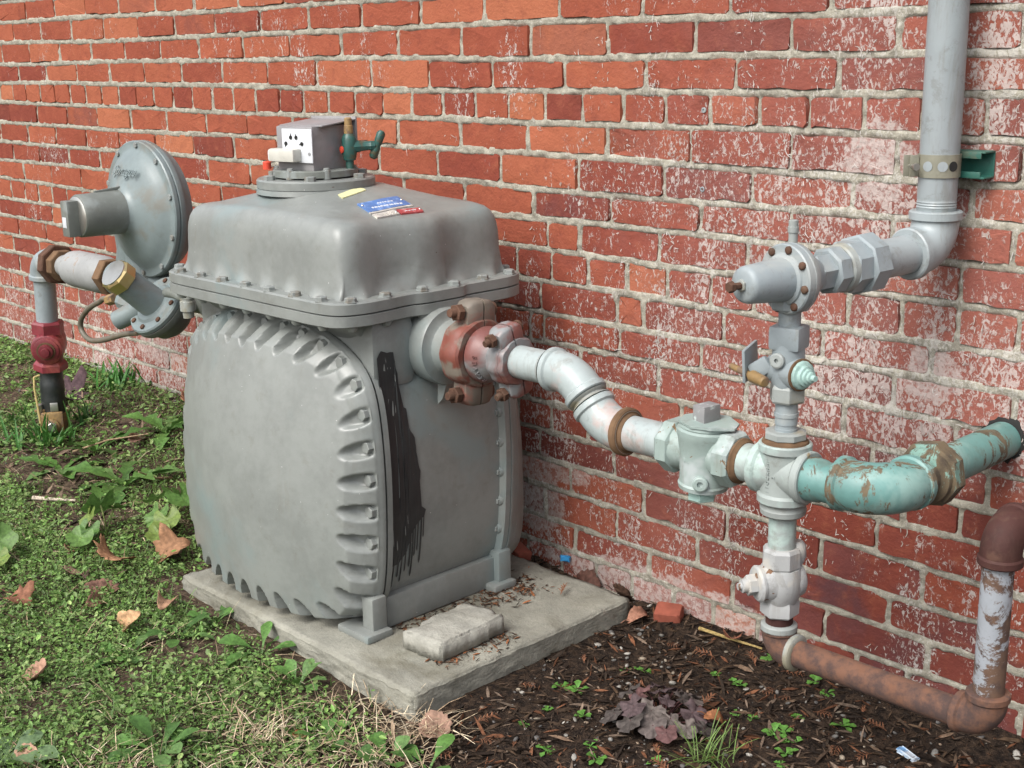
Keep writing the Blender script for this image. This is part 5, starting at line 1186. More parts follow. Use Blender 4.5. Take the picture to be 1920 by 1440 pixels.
p = MB(); p.lathe(SCn, SN, [(0.1086, 0.0372), (0.1109, 0.0395), (0.1369, 0.0395), (0.1416, 0.0354)], 8, a0=0.3); bc = p.build('brass_cap', BRASS, t, 25)
p = MB(); p.lathe(SCn, SN, [(0.1410, 0.0336), (0.1440, 0.0330), (0.1445, 0.0118)], 24); p.build('cap_disc', STEEL, bc, 30)
for k in range(8):
    a = R(k * 45 + 10); q = SCn + SN * 0.0125 + sb_[1] * (0.0635 * math.cos(a)) + sb_[2] * (0.0635 * math.sin(a))
    p = MB(); p.prism(q, SN, 0.0066, 0.005, 6); p.build('screw', RUST, t, 25)
vdn = Vector((-0.72, -0.45, -0.42)).normalized(); v0 = Vector((1.795, -0.505, 0.540))
p = MB(); p.lathe(v0, vdn, [(-0.03, 0.026), (0.0, 0.025), (0.052, 0.0235), (0.0525, 0.0195), (0.03, 0.019)], 26); p.build('vent_stub', REGGREY, t, 35)
p = MB(); p.lathe(Vector((1.715, -0.49, 0.553)), Vector((-1, -0.2, 0.05)), [(-0.06, 0.03), (-0.02, 0.027), (0.0, 0.020), (0.008, 0.019), (0.009, 0.012)], 8); p.build('side_boss', REGGREY, t, 30)
tp_ = catmull([(1.665, 0.551), (1.608, 0.538), (1.547, 0.513), (1.503, 0.480), (1.500, 0.452), (1.539, 0.434), (1.603, 0.442), (1.717, 0.473), (1.812, 0.500)], 5)[:41]
p = MB(); p.tube([(x, -0.50, z) for x, z in tp_], 0.0068, 12); p.build('looped_tube', TUBEM, t, 60)
p = MB(); p.prism((1.66, -0.50, 0.550), Vector((1, 0, 0.25)), 0.0135, 0.036, 6); p.build('tube_nut', BRASSOLD, t, 25)
p = MB(); p.prism((1.80, -0.50, 0.4965), Vector((1, 0, 0.28)), 0.0125, 0.022, 6); p.build('tube_nut', RUST, t, 25)
# small hanging fittings at the meter's inlet corner
p = MB(); p.lathe((2.035, -0.50, 0.625), (0, 0, -1), [(0, 0.017), (0.024, 0.017), (0.025, 0.0155), (0.030, 0.0155), (0.031, 0.0175), (0.052, 0.0175), (0.053, 0.013), (0.068, 0.012)], 14); p.build('hanging_fitting', OLDGREY, t, 30)
p = MB(); p.tube([(1.93, -0.49, 0.60), (1.98, -0.50, 0.605), (2.04, -0.50, 0.60)], 0.012, 10); p.build('bridge_pipe', DARKGREY, t, 60)
p = MB(); p.tube([(2.078, -0.47, 0.56), (2.082, -0.45, 0.49), (2.07, -0.43, 0.43)], 0.003, 6); p.build('dark_wire', BLACKP, t, 60)

# ================================================================== plants and litter
def colorize(me, col, var=0.1, r_=None):
    r_ = r_ or rnd; n = len(me.vertices)
    a = me.attributes.new('Col', 'FLOAT_COLOR', 'POINT')
    f = [1 + r_.gauss(0, var) for _ in range(n)]
    a.data.foreach_set('color', [q for k in range(n) for q in (col[0] * f[k], col[1] * f[k], col[2] * f[k], 1.0)])
def leaf_geo(L, W, az, elev, droop, fold=0.35, n=7, shape='ovate', base=(0, 0, 0), r_=rnd, twist=0.0):
    vs, fs = [], []; P = Vector(base); d = Vector((math.cos(az), math.sin(az), 0)); s_ = Vector((-d.y, d.x, 0)); e = elev
    for i in range(n + 1):
        t_ = i / n
        if shape == 'ovate': w_ = W * math.sin(math.pi * min(1, t_ ** 0.8)) ** 0.8 if 0 < t_ < 1 else 0.0012
        elif shape == 'spoon': w_ = W * (0.16 + 0.84 * float(sstep(0.25, 0.75, t_))) * (1 - max(0, t_ - 0.75) ** 2 * 13)
        elif shape == 'dande': w_ = W * (0.2 + 0.8 * t_ ** 0.7) * (1 - max(0, t_ - 0.8) ** 2 * 20) * (1 + (0.42 if i % 2 else -0.35) * (0.15 < t_ < 0.9))
        else: w_ = W * (1 - t_ ** 2.2)
        w_ = max(w_, 0.0008)
        upv = d * -math.sin(e) + Vector((0, 0, math.cos(e)))
        ss = s_ * math.cos(twist * t_) + upv * math.sin(twist * t_)
        vs += [tuple(P + ss * w_ + upv * (w_ * fold) + Vector((0, 0, r_.gauss(0, w_ * 0.08)))), tuple(P), tuple(P - ss * w_ + upv * (w_ * fold) + Vector((0, 0, r_.gauss(0, w_ * 0.08))))]
        P = P + (d * math.cos(e) + Vector((0, 0, math.sin(e)))) * (L / n); e -= droop / n
    for i in range(n):
        a = i * 3; fs += [(a, a + 1, a + 4, a + 3), (a + 1, a + 2, a + 5, a + 4)]
    return vs, fs
def leaf_obj(name, geo, col, parent=None, mat=None, loc=(0, 0, 0), var=0.1):
    me = bpy.data.meshes.new(name); me.from_pydata(geo[0], [], geo[1]); me.materials.append(mat or LEAFMAT)
    me.polygons.foreach_set('use_smooth', [True] * len(me.polygons)); colorize(me, col, var); return link(name, me, loc, parent)
GREENS = [(0.075, 0.16, 0.035), (0.095, 0.20, 0.045), (0.06, 0.13, 0.03), (0.11, 0.20, 0.06)]
def rosette(name, label, cat, x, y, n, L, W, shape, elev=(0.3, 0.9), droop=0.9, cols=GREENS, group=None, seed=0, fold=0.3):
    r_ = random.Random(seed); z = ghf(x, y); t = thing(name, label, cat, (x, y, z - 0.004), group); a0 = r_.uniform(0, 6.28)
    for i in range(n):
        az = a0 + i * 2.399 + r_.uniform(-0.3, 0.3); l = L * r_.uniform(0.65, 1.1)
        leaf_obj('leaf', leaf_geo(l, W * r_.uniform(0.8, 1.15), az, r_.uniform(*elev), droop * r_.uniform(0.6, 1.3), fold, 7, shape, (0.004 * math.cos(az), 0.004 * math.sin(az), 0.004), r_, r_.uniform(-0.4, 0.4)), r_.choice(cols), t)
    return t
rosette('dandelion_plant', 'broad jagged-leaved dandelion growing left of the meter', 'weed', 1.541, -0.444, 10, 0.16, 0.022, 'dande', (0.25, 0.7), 0.8, seed=1)
rosette('dandelion_plant', 'jagged-leaved dandelion close to the wall left of the meter', 'weed', 1.33, -0.20, 9, 0.15, 0.020, 'dande', (0.35, 0.9), 0.9, seed=2)
rosette('dandelion_plant', 'jagged-leaved dandelion just right of the inlet riser foot', 'weed', 1.215, -0.36, 8, 0.14, 0.019, 'dande', (0.3, 0.8), 0.8, seed=3)
rosette('dandelion_plant', 'flat jagged-leaved dandelion in front of the inlet riser', 'weed', 1.30, -0.50, 8, 0.15, 0.020, 'dande', (0.15, 0.5), 0.5, seed=4)
rosette('broadleaf_weed', 'two-leaved spoon-shaped weed against the front edge of the pad', 'weed', 2.565, -0.705, 5, 0.085, 0.015, 'spoon', (0.5, 1.0), 0.9, seed=5)
rosette('broadleaf_weed', 'small upright leafy weed at the left end of the pad edge', 'weed', 2.372, -0.688, 7, 0.06, 0.012, 'spoon', (0.7, 1.2), 0.8, seed=6)
rosette('broadleaf_weed', 'spoon-leaved weed in the lawn left of the pad corner', 'weed', 2.385, -0.781, 6, 0.075, 0.012, 'spoon', (0.4, 1.1), 0.9, seed=7)
rosette('broadleaf_weed', 'large spoon-leaved weed at the bottom of the lawn', 'weed', 2.744, -1.025, 8, 0.085, 0.016, 'spoon', (0.5, 1.1), 0.9, seed=8)
rosette('broadleaf_weed', 'low weed beside the upright tan leaf in the lawn', 'weed', 2.388, -0.893, 7, 0.07, 0.013, 'spoon', (0.3, 0.9), 0.8, seed=9)
rosette('broadleaf_weed', 'leafy weed at the pad front near the dry straw', 'weed', 2.716, -0.725, 8, 0.065, 0.012, 'spoon', (0.5, 1.1), 0.8, seed=10)
rosette('broadleaf_weed', 'round-leaved weed in the straw below the pad corner', 'weed', 3.032, -0.765, 5, 0.065, 0.016, 'spoon', (0.5, 1.0), 0.9, seed=11)
rosette('broadleaf_weed', 'bright weed at the boundary of straw and dark mulch', 'weed', 3.097, -0.735, 5, 0.07, 0.014, 'spoon', (0.6, 1.1), 0.9, seed=12)
rosette('broadleaf_weed', 'small weed among the dry straw left of the pad corner', 'weed', 2.905, -0.80, 5, 0.06, 0.013, 'spoon', (0.5, 1.0), 0.9, seed=13)
rosette('broadleaf_weed', 'grey-green downy weed at the bottom left corner of the lawn', 'weed', 2.60, -1.235, 7, 0.10, 0.018, 'spoon', (0.3, 0.8), 0.8, cols=[(0.13, 0.20, 0.09), (0.11, 0.17, 0.08)], seed=14)
# mallow clump with rounded crinkled leaves on stalks
def disc_leaf(r0, lobes, r_, cup=0.25, crinkle=0.08, depth=0.14, n=26, notch=True):
    vs = [(0, 0, 0)]; fs = []
    for ring, k in ((1, 0.5), (2, 1.0)):
        for i in range(n):
            a = 2 * math.pi * i / n; rr = r0 * k * (1 + (depth * math.cos(a * lobes) if ring == 2 else 0.0) + (r_.gauss(0, 0.03) if ring == 2 else 0))
            if notch and abs(a - math.pi) < 0.26: rr *= 0.35 if ring == 2 else 0.6
            vs.append((rr * math.cos(a), rr * math.sin(a), r0 * (cup * k * k + crinkle * math.cos(a * lobes) * k + r_.gauss(0, 0.03))))
    for i in range(n):
        j = (i + 1) % n; fs += [(0, 1 + i, 1 + j), (1 + i, 1 + n + i, 1 + n + j, 1 + j)]
    return vs, fs
def place_geo(geo, loc, az, tilt, roll=0.0):
    Mx = Matrix.Rotation(az, 3, 'Z') @ Matrix.Rotation(tilt, 3, 'Y') @ Matrix.Rotation(roll, 3, 'X')
    return [tuple(Vector(loc) + Mx @ Vector(v)) for v in geo[0]], geo[1]
def mallow(label, x, y, leaves, seed, group=None):
    r_ = random.Random(seed); z = ghf(x, y); t = thing('mallow_plant', label, 'weed', (x, y, z), group)
    for (dx, dy, dz, r0, tilt) in leaves:
        az = math.atan2(dy, dx); tipp = Vector((dx, dy, dz))
        st_ = MB(); st_.tube([(0, 0, 0), tuple(tipp * 0.55 + Vector((0, 0, 0.012))), tuple(tipp)], 0.0022, 6)
        me = bpy.data.meshes.new('stalk'); me.from_pydata(st_.v, [], st_.f); me.materials.append(LEAFMAT); colorize(me, (0.20, 0.24, 0.08)); link('stalk', me, (0, 0, 0), t)
        leaf_obj('leaf', place_geo(disc_leaf(r0, 5, r_, 0.2, 0.10, 0.09), tipp, az, tilt, r_.uniform(-0.3, 0.3)), r_.choice([(0.085, 0.17, 0.04), (0.11, 0.20, 0.05), (0.15, 0.21, 0.05)]), t)
    return t
mallow('crinkled round-leaved mallow plant hugging the left side of the meter', 1.86, -0.50, [(0.00, 0.03, 0.07, 0.045, 0.6), (0.06, 0.015, 0.085, 0.042, 0.3), (-0.03, 0.05, 0.05, 0.035, 0.5), (0.07, -0.04, 0.045, 0.036, 0.5), (0.01, -0.03, 0.04, 0.034, 0.7), (0.06, 0.06, 0.11, 0.035, 0.1), (-0.05, 0.0, 0.06, 0.03, 0.6), (0.10, -0.08, 0.03, 0.03, 0.4)], 21)
mallow('yellowing mallow plant standing in the grass left of the pad', 1.80, -0.63, [(-0.02, 0.0, 0.07, 0.04, 1.0), (0.0, -0.04, 0.05, 0.035, 0.9), (0.03, -0.06, 0.035, 0.03, 0.6), (-0.03, 0.04, 0.05, 0.028, 0.5), (0.05, -0.09, 0.03, 0.03, 0.5)], 22)
mallow('mallow plant at the left edge of the picture', 1.78, -0.88, [(0.0, 0.0, 0.06, 0.04, 0.8), (-0.03, 0.03, 0.04, 0.035, 0.5), (0.03, -0.02, 0.03, 0.03, 0.5)], 23)
# dark heuchera
r_ = random.Random(31); hx_, hy_ = 3.285, -0.362; hz_ = ghf(hx_, hy_)
t = thing('heuchera_plant', 'dark purple ruffled heuchera plant growing in the mulch', 'plant', (hx_, hy_, hz_))
for i in range(22):
    az = i * 2.399; rr = 0.010 + 0.074 * math.sqrt(i / 22); r0 = r_.uniform(0.016, 0.027)
    tipp = Vector((rr * math.cos(az) * 1.05, rr * math.sin(az), 0.055 - rr * 0.42 + r_.uniform(-0.005, 0.008)))
    leaf_obj('leaf', place_geo(disc_leaf(r0, 6, r_, 0.0, 0.13, 0.11, 34), tipp, az, 0.35 + rr * 3, r_.uniform(-0.3, 0.3)), r_.choice([(0.085, 0.060, 0.062), (0.10, 0.082, 0.076), (0.10, 0.052, 0.050), (0.065, 0.055, 0.05), (0.12, 0.10, 0.09)]), t, DRYMAT)
    st_ = MB(); st_.tube([(0, 0, 0), tuple(tipp * 0.6 + Vector((0, 0, 0.008))), tuple(tipp)], 0.0014, 5)
    me = bpy.data.meshes.new('stalk'); me.from_pydata(st_.v, [], st_.f); me.materials.append(DRYMAT); colorize(me, (0.07, 0.03, 0.03)); link('stalk', me, (0, 0, 0), t)
# grassy clumps
def blades(n, L, spread, w_, r_, col, lean=(0.7, 1.45)):
    vs, fs, cs = [], [], []
    for i in range(n):
        g_ = leaf_geo(L * r_.uniform(0.5, 1.1), w_ * r_.uniform(0.7, 1.2), r_.uniform(0, 6.28), r_.uniform(*lean), r_.uniform(0.2, 1.1), 0.25, 4, 'blade', (r_.gauss(0, spread), r_.gauss(0, spread), 0), r_)
        b0 = len(vs); vs += g_[0]; fs += [tuple(b0 + q for q in f) for f in g_[1]]; cf = r_.uniform(0.7, 1.25); cs += [tuple(q * cf for q in col)] * len(g_[0])
    return vs, fs, cs
def clump(name, label, cat, x, y, n, L, spread, w_, col, seed, lean=(0.7, 1.45), group=None):
    vs, fs, cs = blades(n, L, spread, w_, random.Random(seed), col, lean)
    me = bpy.data.meshes.new(name); me.from_pydata(vs, [], fs); me.materials.append(LEAFMAT)
    a = me.attributes.new('Col', 'FLOAT_COLOR', 'POINT'); a.data.foreach_set('color', [q for c_ in cs for q in (*c_, 1.0)])
    return tag(link(name, me, (x, y, ghf(x, y) - 0.004)), label, cat, group)
clump('grass_clump', 'dark green bladed bulb clump at the foot of the wall', 'grass clump', 0.80, -0.055, 46, 0.10, 0.045, 0.006, (0.045, 0.15, 0.025), 41)
clump('grass_clump', 'green bladed clump left of the riser foot', 'grass clump', 1.00, -0.455, 34, 0.12, 0.035, 0.0055, (0.05, 0.15, 0.03), 42)
clump('grass_clump', 'green bladed clump in front of the black riser sleeve', 'grass clump', 1.075, -0.42, 30, 0.12, 0.03, 0.0055, (0.055, 0.16, 0.03), 43)
clump('grass_clump', 'small dark bladed clump right of the riser sleeve', 'grass clump', 0.975, -0.275, 16, 0.09, 0.02, 0.006, (0.04, 0.12, 0.025), 44)
clump('grass_clump', 'small bladed clump near the left frame edge', 'grass clump', 0.78, -0.36, 18, 0.07, 0.03, 0.005, (0.05, 0.14, 0.03), 45)
clump('feathery_weed', 'feathery light green weed right of the dark heuchera', 'weed', 3.412, -0.400, 60, 0.075, 0.016, 0.0012, (0.12, 0.19, 0.05), 46, (0.3, 1.4))
# seedlings: four shapes, shared
seed_me = []
for s_ in range(4):
    r_ = random.Random(60 + s_); vs, fs = [], []
    for i in range(7):
        g_ = leaf_geo(r_.uniform(0.010, 0.018), r_.uniform(0.0035, 0.0055), i * 2.4 + r_.uniform(-0.3, 0.3), r_.uniform(0.2, 1.0), 0.9, 0.2, 4, 'spoon', (0, 0, 0.002), r_)
        b0 = len(vs); vs += g_[0]; fs += [tuple(b0 + q for q in f) for f in g_[1]]
    me = bpy.data.meshes.new('seedling'); me.from_pydata(vs, [], fs); me.materials.append(LEAFMAT); me.polygons.foreach_set('use_smooth', [True] * len(fs)); colorize(me, (0.10, 0.24, 0.045), 0.12, r_); seed_me.append(me)
SEEDS = [(3.124, -0.238), (3.07, -0.388), (3.101, -0.378), (3.182, -0.451), (3.119, -0.537), (3.205, -0.566), (3.252, -0.508), (3.24, -0.151), (3.28, -0.148), (3.356, -0.243), (3.387, -0.239), (3.444, -0.184), (3.396, -0.055), (3.435, -0.079), (3.516, -0.154), (3.459, -0.247), (3.49, -0.253), (3.51, -0.329), (3.289, -0.532), (3.364, -0.471), (3.117, -0.474), (3.282, -0.035), (3.475, -0.265), (3.50, -0.30), (3.14, -0.235), (3.11, -0.252), (3.45, -0.262), (3.30, -0.155)]
for i, (x, y) in enumerate(SEEDS):
    o = link('seedling', seed_me[i % 4], (x, y, ghf(x, y) - 0.002)); o.rotation_euler = (0, 0, i * 1.3); sc_ = rnd.uniform(0.8, 1.45); o.scale = (sc_,) * 3
    tag(o, 'tiny bright green seedling sprouting from the dark mulch', 'seedling', 'seedlings in the mulch')

# ---- fallen leaves
def fallen(label, x, y, size, col, kind, az, tilt, roll, curl, seed, dz=0.012, group=None):
    r_ = random.Random(seed); n = 34; vs = [(0, 0, 0)]; fs = []
    for ring, k in ((1, 0.4), (2, 0.72), (3, 1.0)):
        for i in range(n):
            a = 2 * math.pi * i / n
            if kind == 'ovate': rr = 1 / math.sqrt((math.cos(a) / 1.0) ** 2 + (math.sin(a) / 0.58) ** 2) * (1 + 0.12 * math.cos(a))
            elif kind == 'round': rr = 0.85 * (1 + 0.14 * math.cos(a)) * (1 + 0.05 * math.cos(3 * a))
            else: rr = 0.5 + 0.5 * abs(math.cos(a * 2.5)) ** 0.7 * (1 if math.cos(a) > -0.7 else 0.4)
            if ring == 3: rr *= 1 + r_.gauss(0, 0.045)
            x_, y_ = size * rr * k * math.cos(a), size * rr * k * math.sin(a)
            vs.append((x_, y_, curl * (y_ * y_) / size + curl * 0.5 * (x_ * x_) / size * math.cos(seed) + r_.gauss(0, size * 0.02) + 0.0))
    for i in range(n):
        j = (i + 1) % n; fs += [(0, 1 + i, 1 + j), (1 + i, 1 + n + i, 1 + n + j, 1 + j), (1 + n + i, 1 + 2 * n + i, 1 + 2 * n + j, 1 + n + j)]
    g_ = place_geo((vs, fs), (0, 0, 0), az, tilt, roll)
    zmin = min(v[2] for v in g_[0])
    o = leaf_obj('fallen_leaf', g_, col, None, DRYMAT, (x, y, ghf(x, y) - zmin - 0.001 + dz * 0.4), 0.1)
    # a solidified leaf still reads as paper thin
    md = o.modifiers.new('thick', 'SOLIDIFY'); md.thickness = 0.0006
    st_ = MB(); d_ = Matrix.Rotation(az, 3, 'Z') @ Matrix.Rotation(tilt, 3, 'Y') @ Vector((-1, 0, 0))
    st_.tube([d_ * size * 0.75, d_ * size * 1.2 + Vector((0, 0, 0.002)), d_ * size * 1.55], 0.0009, 5)
    me = bpy.data.meshes.new('leaf_stalk'); me.from_pydata(st_.v, [], st_.f); me.materials.append(DRYMAT); colorize(me, tuple(q * 0.7 for q in col)); link('leaf_stalk', me, (0, 0, 0), o)
    return tag(o, label, 'fallen leaf', group)
TAN = (0.36, 0.21, 0.12); BRN = (0.20, 0.10, 0.06); ORG = (0.30, 0.12, 0.055); DUL = (0.19, 0.13, 0.10)
fallen('curled tan leaf lying at the far left of the lawn', 2.352, -1.06, 0.034, (0.34, 0.20, 0.14), 'ovate', 0.6, -0.5, 0.5, 1.4, 1)
fallen('pale tan rounded leaf standing upright in the lawn', 2.292, -0.838, 0.030, (0.42, 0.26, 0.14), 'round', 0.9, -0.9, 0.5, 0.9, 2)
fallen('lobed brown maple leaf in the weeds left of the pad', 1.985, -0.715, 0.052, (0.34, 0.18, 0.10), 'maple', 2.2, 0.35, 0.5, 0.6, 3)
fallen('big brown leaf leaning at the left corner of the pad', 2.035, -0.600, 0.050, (0.27, 0.145, 0.08), 'maple', 0.9, -0.5, 0.6, 0.8, 4)
fallen('small brown leaf beside the yellowing mallow', 1.845, -0.742, 0.032, (0.27, 0.14, 0.09), 'ovate', 2.6, 0.3, 0.3, 1.0, 5)
fallen('dull pink-brown leaf half buried in clover', 1.955, -0.795, 0.028, (0.26, 0.16, 0.12), 'ovate', 0.3, 0.3, -0.3, 0.8, 6)
fallen('dark brown leaf lying flat left of the pad corner', 2.068, -0.79, 0.036, (0.19, 0.10, 0.075), 'ovate', 1.1, 0.2, 0.5, 0.9, 7)
fallen('narrow brown leaf below the dark flat one', 2.13, -0.83, 0.028, (0.24, 0.13, 0.09), 'ovate', 2.0, 0.1, 0.6, 1.2, 8)
fallen('brown leaf lying on dead stalks near the pad edge', 2.262, -0.738, 0.034, (0.33, 0.19, 0.12), 'ovate', 2.5, 0.2, 0.4, 1.2, 9)
fallen('reddish brown leaf at the left picture edge in the lawn', 2.02, -0.945, 0.036, (0.22, 0.10, 0.06), 'maple', 0.4, 0.2, 0.2, 0.7, 10)
fallen('tan leaf at the bottom left corner of the lawn', 2.615, -1.20, 0.026, (0.36, 0.22, 0.15), 'ovate', 0.2, 0.3, 0.4, 1.0, 11)
fallen('chestnut brown leaf on the dry straw', 2.868, -0.83, 0.022, (0.24, 0.10, 0.04), 'ovate', 2.5, 0.1, 0.1, 0.7, 12)
fallen('broad brown leaf with a hole below the pad corner', 3.018, -0.655, 0.033, (0.26, 0.16, 0.115), 'round', 0.5, 0.1, 0.45, 0.7, 13)
fallen('curled tan leaf in the straw below the pad corner', 2.985, -0.715, 0.032, (0.34, 0.25, 0.17), 'ovate', 2.6, 0.0, 0.8, 1.8, 14)
fallen('curled tan leaf beside the right corner of the pad', 2.990, -0.085, 0.024, (0.30, 0.15, 0.10), 'ovate', 1.2, -0.3, 0.5, 1.3, 15)
fallen('brown curled leaf among dandelions near the wall', 1.30, -0.10, 0.046, (0.30, 0.15, 0.09), 'maple', 1.9, 0.7, 0.4, 0.9, 16)
fallen('brown leaf under the dandelion near the wall', 1.32, -0.285, 0.04, (0.26, 0.15, 0.11), 'ovate', 2.2, 0.2, 0.3, 1.0, 17)
fallen('large dark crumpled leaf on the soil behind the riser', 0.74, -0.21, 0.075, (0.075, 0.045, 0.05), 'maple', 0.5, 0.2, 0.3, 0.9, 18)
fallen('dark brown leaf wedged between pad and wall', 2.80, -0.040, 0.034, (0.12, 0.06, 0.045), 'round', 0.4, 0.8, 0.2, 1.0, 19)
fallen('dead curled leaf against the wall right of the pad', 2.90, -0.035, 0.032, (0.10, 0.06, 0.04), 'ovate', 1.4, 0.7, 0.3, 1.4, 20)
fallen('brown leaf in the mulch near the wall base', 3.20, -0.045, 0.022, (0.24, 0.10, 0.06), 'round', 2.4, 0.5, 0.2, 0.9, 21)
fallen('orange-brown leaf beside the heuchera', 3.365, -0.315, 0.022, (0.26, 0.11, 0.05), 'ovate', 0.9, 0.4, 0.3, 1.0, 22)

# ---- cedar sprigs
def sprig_mesh(seed):
    r_ = random.Random(seed); vs, fs = [], []
    def twig(P, az, L, w_):
        b0 = len(vs); q = 5; e = 0.12
        for i in range(q + 1):
            t_ = i / q; c_ = Vector((P[0] + math.cos(az) * L * t_, P[1] + math.sin(az) * L * t_, P[2] + 0.006 * math.sin(t_ * 3) )); s_ = Vector((-math.sin(az), math.cos(az), 0)) * (w_ * (1 - 0.7 * t_))
            vs.extend([tuple(c_ + s_), tuple(c_ - s_)])
            if i: fs.append((b0 + 2 * i - 2, b0 + 2 * i - 1, b0 + 2 * i + 1, b0 + 2 * i))
            az_ = az + r_.gauss(0, 0.05)
    L = 0.05; twig((0, 0, 0.004), 0, L, 0.0012)
    for i in range(9):
        t_ = 0.15 + 0.8 * i / 9; sgn = 1 if i % 2 else -1
        twig((L * t_, 0, 0.005), sgn * r_.uniform(0.5, 0.95), 0.022 * (1.1 - 0.6 * t_) * r_.uniform(0.7, 1.2), 0.0017)
    me = bpy.data.meshes.new('cedar_sprig'); me.from_pydata(vs, [], fs); me.materials.append(DRYMAT); colorize(me, (0.17, 0.075, 0.04), 0.2, r_); return me
sp_me = [sprig_mesh(q) for q in range(4)]
SPR = [(3.03, -0.56), (3.06, -0.60), (3.10, -0.62), (3.045, -0.30), (3.10, -0.12), (3.16, -0.06), (3.20, -0.10), (3.28, -0.08), (3.07, -0.70), (3.16, -0.60), (3.22, -0.40), (3.02, -0.45), (3.33, -0.07), (3.36, -0.13), (3.40, -0.14), (3.43, -0.30), (3.46, -0.16), (3.52, -0.10), (3.36, -0.46), (3.25, -0.58), (3.40, -0.48), (3.55, -0.22), (2.86, -0.17), (3.18, -0.28), (3.60, -0.20), (3.58, -0.12), (3.30, -0.27), (3.15, -0.70)]
for i, (x, y) in enumerate(SPR):
    o = link('cedar_sprig', sp_me[i % 4], (x, y, max(ghf(x, y), 0.03 if (2.2 < x < 2.95 and y < -0.09 and y > -0.64) else -9) + 0.003)); o.rotation_euler = (rnd.uniform(-0.2, 0.2), rnd.uniform(-0.2, 0.2), rnd.uniform(0, 6.28)); s_ = rnd.uniform(0.5, 1.0); o.scale = (s_,) * 3
    tag(o, 'orange-brown dead cedar sprig lying near the pad or in the mulch', 'sprig', 'dead cedar sprigs')
# ---- odd bits
def chunk(name, c_, size, rot, mat, label, cat, seed, ch=0.006):
    r_ = random.Random(seed); p = MB(); p.box(c_, size, rot, ch=ch); p.v = [tuple(Vector(v) + Vector((r_.gauss(0, 1), r_.gauss(0, 1), r_.gauss(0, 1))) * 0.0012) for v in p.v]
    return solo(p, name, mat, label, cat, sharp=40)
BRKM = paint('brick_fragment', (0.22, 0.065, 0.042), var=0.25, rough=0.9, spec=0.2, peel=0.8)
chunk('brick_fragment', (3.035, -0.035, -0.004), (0.055, 0.04, 0.045), Matrix.Rotation(R(25), 3, 'Z') @ Matrix.Rotation(R(20), 3, 'X'), BRKM, 'broken piece of red brick half buried by the wall', 'brick piece', 1)
chunk('brick_fragment', (2.60, -0.035, 0.012), (0.05, 0.035, 0.04), Matrix.Rotation(R(-15), 3, 'Z') @ Matrix.Rotation(R(12), 3, 'Y'), BRKM, 'orange brick scrap behind the pad at the wall foot', 'brick piece', 2)
BLUEP = paint('blue_plastic', (0.05, 0.30, 0.62), var=0.2, rough=0.35)
chunk('plastic_scrap', (2.722, -0.012, 0.030), (0.022, 0.008, 0.012), Matrix.Rotation(R(20), 3, 'Z'), BLUEP, 'tiny bright blue plastic scrap by the wall behind the pad', 'litter', 3, 0.002)
CLEARP = paint('frosted_plastic', (0.42, 0.47, 0.52), var=0.2, rough=0.25, second=(0.10, 0.27, 0.50), second_amt=0.4, second_scale=60)
chunk('plastic_scrap', (3.645, -0.165, ghf(3.645, -0.165) + 0.006), (0.036, 0.012, 0.007), Matrix.Rotation(R(-8), 3, 'Z') @ Matrix.Rotation(R(8), 3, 'Y'), CLEARP, 'pale blue plastic sliver in the mulch at lower right', 'litter', 4, 0.002)
def stick(pts, r0, col, label, name='stick'):
    p = MB(); p.tube([(x, y, ghf(x, y) + z) for x, y, z in pts], lambda t_: r0 * (1 - 0.5 * t_), 7); b = p.v[0]
    o = solo(p, name, CHIPMAT, label, 'stick'); colorize(o.data, col); return o
stick([(1.455, -0.655, 0.008), (1.50, -0.63, 0.012), (1.56, -0.59, 0.01)], 0.006, (0.45, 0.38, 0.30), 'short pale stick lying in the grass left of the mallow')
stick([(1.60, -0.34, 0.01), (1.63, -0.40, 0.04), (1.655, -0.46, 0.075)], 0.0035, (0.30, 0.22, 0.14), 'thin brown stalk leaning near the left side of the meter')
stick([(1.20, -0.42, 0.012), (1.30, -0.36, 0.05), (1.40, -0.29, 0.06)], 0.003, (0.25, 0.18, 0.11), 'long thin dry stem slanting through the dandelions')
stick([(3.12, -0.045, 0.01), (3.18, -0.04, 0.012), (3.26, -0.03, 0.008)], 0.004, (0.30, 0.22, 0.09), 'yellowish stick lying along the wall foot')
stick([(3.18, -0.72, 0.006), (3.22, -0.70, 0.012), (3.27, -0.68, 0.006)], 0.003, (0.22, 0.15, 0.10), 'brown twig in the mulch near the bottom edge')

# ---- scattered stuff
def rot_mats(n, tilt_sigma, rg):
    az = rg.uniform(0, 2 * np.pi, n); ax = rg.normal(0, tilt_sigma, n); ay = rg.normal(0, tilt_sigma, n)
    ca, sa, cx, sx, cy, sy = np.cos(az), np.sin(az), np.cos(ax), np.sin(ax), np.cos(ay), np.sin(ay)
    Rz = np.zeros((n, 3, 3)); Rz[:, 0, 0] = ca; Rz[:, 0, 1] = -sa; Rz[:, 1, 0] = sa; Rz[:, 1, 1] = ca; Rz[:, 2, 2] = 1
    Rx = np.zeros((n, 3, 3)); Rx[:, 0, 0] = 1; Rx[:, 1, 1] = cx; Rx[:, 1, 2] = -sx; Rx[:, 2, 1] = sx; Rx[:, 2, 2] = cx
    Ry = np.zeros((n, 3, 3)); Ry[:, 1, 1] = 1; Ry[:, 0, 0] = cy; Ry[:, 0, 2] = sy; Ry[:, 2, 0] = -sy; Ry[:, 2, 2] = cy
    return Rz @ Rx @ Ry
